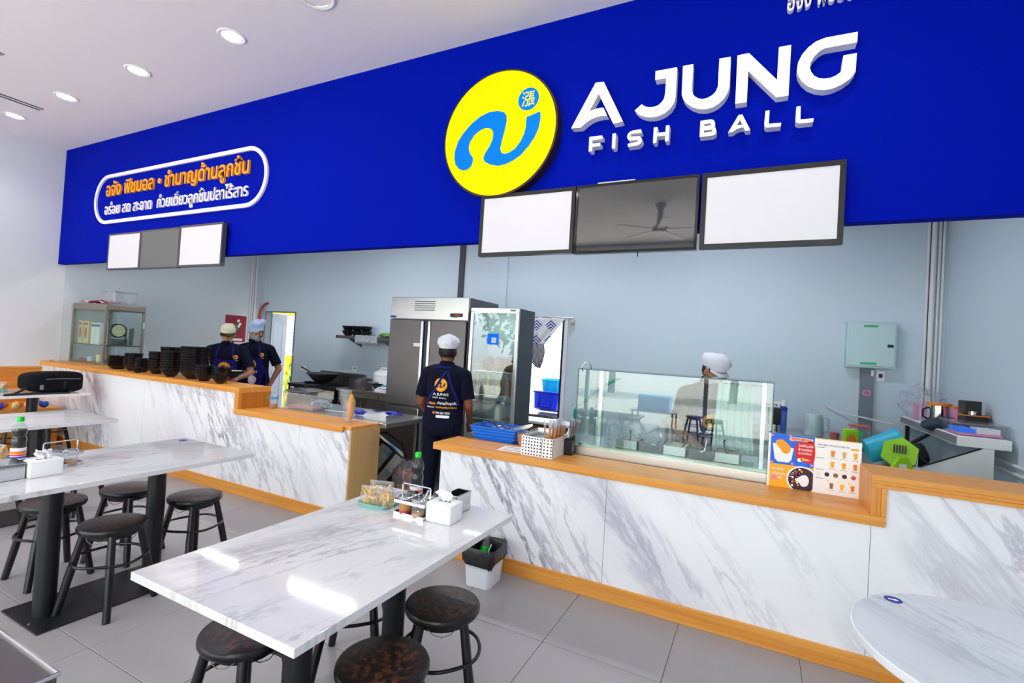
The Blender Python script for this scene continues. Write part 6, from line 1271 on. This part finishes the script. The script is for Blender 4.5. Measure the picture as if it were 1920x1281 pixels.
    if hat[0] == 'puff':      # soft gathered cap with a band and small brim
        mm = MB(); n = 36; vs = []; fs = []; prof = ((.094, .105), (.099, .125), (.114, .146), (.122, .172), (.110, .203), (.072, .226), (.03, .233))
        for j, (r, z) in enumerate(prof):
            for k in range(n): a = 2 * PI * k / n; g = 1 + .05 * math.sin(a * 9 + j) * (j in (2, 3, 4)); vs.append((r * .86 * g * math.cos(a), r * 1.04 * g * math.sin(a) + .012 * j * .4, z - .018 * math.sin(a)))
        for j in range(len(prof) - 1):
            for k in range(n): fs.append((j * n + k, j * n + (k + 1) % n, (j + 1) * n + (k + 1) % n, (j + 1) * n + k))
        fs.append(tuple((len(prof) - 1) * n + k for k in range(n))); mm.add(vs, fs); hh = hat_part('cap', mm, hat[1])
        br = MB(); K = 14; vs = [(.078 * math.cos(a), -.02 + -.085 * math.sin(a), .118) for a in (PI * k / K for k in range(K + 1))] + [(.084 * math.cos(a), -.03 + -.135 * math.sin(a), .098) for a in (PI * k / K for k in range(K + 1))]
        br.add(vs, [(k, k + 1, K + 2 + k, K + 1 + k) for k in range(K)]); o = hat_part('brim', br, hat[1], hh); o.modifiers.new('t', 'SOLIDIFY').thickness = .006
    if hat[0] == 'toque':     # taller soft chef cap
        mm = MB(); n = 36; vs = []; fs = []; prof = ((.094, .105), (.097, .15), (.098, .165), (.108, .19), (.112, .225), (.098, .25), (.05, .262), (.01, .264))
        for j, (r, z) in enumerate(prof):
            for k in range(n): a = 2 * PI * k / n; g = 1 + .045 * math.sin(a * 7 + j) * (j > 2); vs.append((r * .86 * g * math.cos(a) + .01 * max(0, j - 3), r * 1.04 * g * math.sin(a) + .005 * j, z + .012 * math.sin(a * 3) * (j > 3)))
        for j in range(len(prof) - 1):
            for k in range(n): fs.append((j * n + k, j * n + (k + 1) % n, (j + 1) * n + (k + 1) % n, (j + 1) * n + k))
        mm.add(vs, fs); hat_part('cap', mm, hat[1])
    if hat[0] == 'ball':      # baseball cap with dark peak
        mm = MB().lathe([(.09, .10), (.093, .115), (.092, .15), (.078, .19), (.045, .213), (.012, .22), (0, .221)], n=32, sx=.9, sy=1.07); hh = hat_part('cap', mm, hat[1])
        hat_part('button', MB().sph((0, 0, .222), .007), 'hair', hh)
        br = MB(); K = 14; vs = [(.078 * math.cos(a), -.02 + -.08 * math.sin(a), .112) for a in (PI * k / K for k in range(K + 1))] + [(.08 * math.cos(a), -.05 + -.125 * math.sin(a), .094) for a in (PI * k / K for k in range(K + 1))]
        br.add(vs, [(k, k + 1, K + 2 + k, K + 1 + k) for k in range(K)]); o = hat_part('peak', br, 'hair', hh); o.modifiers.new('t', 'SOLIDIFY').thickness = .006
    # apron and prints follow the shirt surface
    bvh = BVHTree.FromPolygons([v.co.copy() for v in shirt.data.vertices], [tuple(p.vertices) for p in shirt.data.polygons])
    def wrap(me_, mname, sgn, off, parent, name, subdiv=0):
        """Project a flat mesh drawn in the XZ plane onto the shirt from the front (sgn -1) or back (+1)."""
        if subdiv:
            bm = bmesh.new(); bm.from_mesh(me_); bmesh.ops.triangulate(bm, faces=bm.faces)
            for _ in range(subdiv):
                ed = [e for e in bm.edges if e.calc_length() > .02]
                if ed: bmesh.ops.subdivide_edges(bm, edges=ed, cuts=1); bmesh.ops.triangulate(bm, faces=bm.faces)
            bm.to_mesh(me_); bm.free()
        for v in me_.vertices:
            hit = bvh.ray_cast(Vector((v.co.x, sgn * 1.0 - .25 * (sgn < 0), v.co.z)), Vector((0, -sgn, 0)))
            y = hit[0].y if hit[0] else (-sgn) * -.1 * 0 + sgn * .12
            v.co = (v.co.x, y + sgn * off, v.co.z)
        me_.update(); return obj(name, me_, mname, parent)
    if style == 'front':
        zb = 1.21 * s * math.cos(lean * .6)
        ap = [(x * s, z * s) for x, z in ((-.115, 1.235), (.115, 1.235), (.15, 1.10), (.19, 1.02), (.20, .84), (-.20, .84), (-.19, 1.02), (-.15, 1.10))]
        ap = [(x, z - .12 * s * math.sin(max(lean, 0))) for x, z in ap]
        a_ = wrap(MB().prism(ap, 0, .0001).mesh('a', 0) if 0 else MB().add([(x, 0, z) for x, z in ap], [tuple(range(len(ap)))]).mesh('apron', 0), 'apron_cloth', -1, .012, root, 'apron', 5)
        a_.modifiers.new('t', 'SOLIDIFY').thickness = .004
        dz = -.12 * s * math.sin(max(lean, 0))
        for sx in (-1, 1):
            st = MB().add([(sx * .115 * s, 0, 1.24 * s + dz), (sx * .09 * s, 0, 1.24 * s + dz), (sx * .06 * s, 0, 1.40 * s + dz), (sx * .082 * s, 0, 1.40 * s + dz)], [(0, 1, 2, 3)]).mesh('strap', 0); wrap(st, 'apron_cloth', -1, .006, root, 'apron_strap', 4)
        cz = 1.14 * s + dz
        wrap(MB().add([(x, 0, z) for x, z in disc(.0, cz, .066 * s, 28)], [tuple(range(28))]).mesh('l', 0), 'print_orange', -1, .02, a_, 'logo', 3)
        g = [((x + 1.755) * .062 / .40 * s * .9, (z - 3.03) * .062 / .40 * s * .9 + cz) for x, z in GLY]; wrap(MB().add([(x, 0, z) for x, z in g], [tuple(range(len(g)))]).mesh('g', 0), 'print_dark', -1, .0225, a_, 'logo_mark', 2)
        wrap(text_mesh('A JUNG', (-.085 * s, .085 * s, cz - .115 * s, cz - .083 * s), 0, bold=.03), 'print_white', -1, .021, a_, 'name_print'); wrap(text_mesh('FISH BALL', (-.06 * s, .06 * s, cz - .135 * s, cz - .123 * s), 0, bold=.02), 'print_white', -1, .021, a_, 'name_print')
        cx, cz2 = .115 * s, 1.27 * s + dz
        b2 = wrap(MB().add([(x, 0, z) for x, z in disc(cx, cz2, .028 * s, 20)], [tuple(range(20))]).mesh('l', 0), 'print_orange', -1, .006, shirt, 'chest_logo', 2); g = [((x + 1.755) * .026 / .40 * s * .9 + cx, (z - 3.03) * .026 / .40 * s * .9 + cz2) for x, z in GLY]; wrap(MB().add([(x, 0, z) for x, z in g], [tuple(range(len(g)))]).mesh('g', 0), 'print_dark', -1, .008, shirt, 'chest_logo_mark', 1)
        wrap(text_mesh('A JUNG', (cx - .028 * s, cx + .028 * s, cz2 - .05 * s, cz2 - .038 * s), 0, bold=.03), 'print_white', -1, .006, shirt, 'chest_print')
    if style == 'back':       # seen from behind: text must read from +y, so x runs the other way
        def flip(me_):
            for v in me_.vertices: v.co.x = -v.co.x
            me_.flip_normals(); return me_
        cz = 1.245 * s
        wrap(flip(MB().add([(x, 0, z) for x, z in disc(.0, cz, .062 * s, 28)], [tuple(range(28))]).mesh('l', 0)), 'print_orange', 1, .005, shirt, 'logo', 3)
        g = [((x + 1.755) * .058 / .40 * s * .9, (z - 3.03) * .058 / .40 * s * .9 + cz) for x, z in GLY]; wrap(flip(MB().add([(x, 0, z) for x, z in g], [tuple(range(len(g)))]).mesh('g', 0)), 'print_dark', 1, .007, shirt, 'logo_mark', 2)
        for tx, r_, mn in (('A JUNG', (-.075, .075, -.105, -.075), 'print_white'), ('FISH BALL', (-.075, .06, -.125, -.113), 'print_white'), ('อจัง ฟิชบอล •', (-.15, -.03, -.185, -.155), 'print_orange'), ('ชำนาญด้านลูกชิ้น', (-.02, .15, -.185, -.15), 'print_white'), ('อร่อย สด สะอาด', (-.13, -.05, -.213, -.196), 'print_white'), ('ก๋วยเตี๋ยวลูกชิ้นปลาไร้สาร', (-.035, .15, -.215, -.193), 'print_orange'), ('094 626 9232', (-.025, .105, -.262, -.242), 'print_white')):
            wrap(flip(text_mesh(tx, (r_[0] * s, r_[1] * s, cz + r_[2] * s, cz + r_[3] * s), 0, bold=.02)), mn, 1, .005, shirt, 'back_print')
        wrap(flip(MB().add([(x, 0, z) for x, z in rrect(-.02 * s, .105 * s, cz - .295 * s, cz - .272 * s, .011 * s, 4)], [tuple(range(20))]).mesh('b', 0)), 'print_white', 1, .005, shirt, 'back_print', 2)
        wrap(flip(MB().add([(x, 0, z) for x, z in disc(-.045 * s, cz - .252 * s, .012 * s, 12)], [tuple(range(12))]).mesh('b', 0)), 'orange_cup', 1, .005, shirt, 'phone_icon', 1)
        for a, b_ in (((-.045, 1.375), (.165, 1.02)), ((-.055, 1.375), (-.165, 1.06))):
            d_ = Vector((b_[0] - a[0], b_[1] - a[1])).normalized() * .0115; n_ = Vector((-d_.y, d_.x))
            st = MB().add([((a[0] + n_.x) * s, 0, (a[1] + n_.y) * s), ((a[0] - n_.x) * s, 0, (a[1] - n_.y) * s), ((b_[0] - n_.x) * s, 0, (b_[1] - n_.y) * s), ((b_[0] + n_.x) * s, 0, (b_[1] + n_.y) * s)], [(0, 1, 2, 3)]).mesh('strap', 0); wrap(st, 'apron_cloth', 1, .010, root, 'apron_strap', 5)
        st = MB().tube([tuple(V(.075 * math.cos(a), .035 + .06 * math.sin(a), 1.395 + .01 * math.sin(a))) for a in (k * PI / 10 for k in range(-1, 12))], .011, 8).build('neck_strap', 'apron_cloth', root)
    return root
# worker seen from behind at the gap: faces +y towards the fridge
person('worker seen from behind with white cap and navy shirt printed A JUNG', (-2.45, 3.62, 0), PI + .25, 1.56, .03, .10, .22, (((-.235, -.02, 1.06), (-.2, -.20, .90)), ((.235, -.02, 1.06), (.2, -.20, .90))), 'skin_dark', 'mask_black', ('puff', 'hat_white'), 'back')
person('worker in cream baseball cap bending over a bowl behind the counter', (-5.86, 3.86, 0), .82, 1.60, .08, .20, .05, (((-.30, -.06, 1.08), (-.16, -.27, 1.04)), ((.30, -.10, 1.08), (.17, -.31, 1.03))), 'skin', 'mask_grey', ('ball', 'cap_cream'), 'front', .032)
person('worker in tall pale blue cap with grey mask, standing further back', (-6.03, 4.37, 0), .60, 1.63, .04, .16, -.35, (((-.27, -.02, 1.07), (-.14, -.20, .98)), ((.29, .06, 1.08), (.21, -.02, .86))), 'skin', 'mask_grey', ('toque', 'hat_blue'), 'front')
person('worker behind the glass food case, head bowed in white cap', (-.41, 4.36, 0), .50, 1.565, .30, .34, .45, (((-.26, -.10, 1.07), (-.10, -.36, .98)), ((.27, -.12, 1.07), (.14, -.38, .96))), 'skin', 'mask_grey', ('puff', 'hat_white'), 'front')
t = thing('soup_bowl', 'dark bowl with pale inside held by the worker in the cream cap', 'bowl', (-5.43, 3.67, 1.005)); MB().lathe([(0, 0), (.04, 0), (.045, .01), (.085, .05), (.098, .075), (.094, .075)], n=28).build('outside', 'black_ceramic', t); MB().lathe([(.094, .0755), (.08, .05), (.04, .018), (0, .014)], n=28).build('inside', 'cream', t)

# ================================================================== outside the shop front (mirrored in the screens and glass)
for i, (x, y, h, r) in enumerate(((-15.5, -13, 4.4, 2.2), (-10.8, -13.5, 4.6, 2.3), (-5.8, -15, 6, 2.4), (-.8, -15, 5.5, 2.3))):
    t = thing('street_tree', 'leafy street tree opposite the shop, %s along the road' % wh[i], 'tree', (x, y, -.1), 0, 'street trees opposite the shop'); MB().tube([(0, 0, 0), (.1, .05, h * .5), (0, 0, h * .75)], [.16, .12, .06], 10).build('trunk', 'bark', t)
    c = MB(); rn = random.Random(i)
    for k in range(900):
        v = Vector((rn.gauss(0, 1), rn.gauss(0, 1), rn.gauss(0, 1))).normalized() * (r * rn.random() ** .33); p = v + Vector((0, 0, h * .8)); a = Vector((rn.gauss(0, 1), rn.gauss(0, 1), rn.gauss(0, 1))).normalized() * .2; b_ = a.orthogonal().normalized() * .12
        c.add([p - a, p + b_, p + a, p - b_], [(0, 1, 2, 3)])
    c.build('foliage', 'leaf_dark', t, smooth=0, kind='stuff')
# street-side table with a blue cooler, mirrored in the glass case
t = thing('street_table', 'low table by the shop front, mirrored in the glass case', 'table', (-2.1, -5.1, -.1)); MB().box(-.5, .5, -.35, .35, .38, .41, .003).build('table_top', 'steel', t)
for x in (-.45, .45):
    for y in (-.3, .3): MB().tube([(x, y, 0), (x, y, .38)], .018, 8).build('leg', 'black_metal', t)
t = thing('cooler_box', 'bright blue cooler box by the shop front, mirrored in the glass case', 'cooler', (-2.1, -5.1, .3105)); MB().box(-.35, .35, -.22, .22, 0, .3, .02).build('tub', 'blue_crate', t); MB().box(-.36, .36, -.23, .23, .3, .35, .015).build('cover', 'cyan_plastic', t)
stool(-1.05, -3.4, .2, 'black stool by the shop front beside the blue cooler'); stool(-.65, -3.1, .5, 'black stool by the shop front near the right wall')
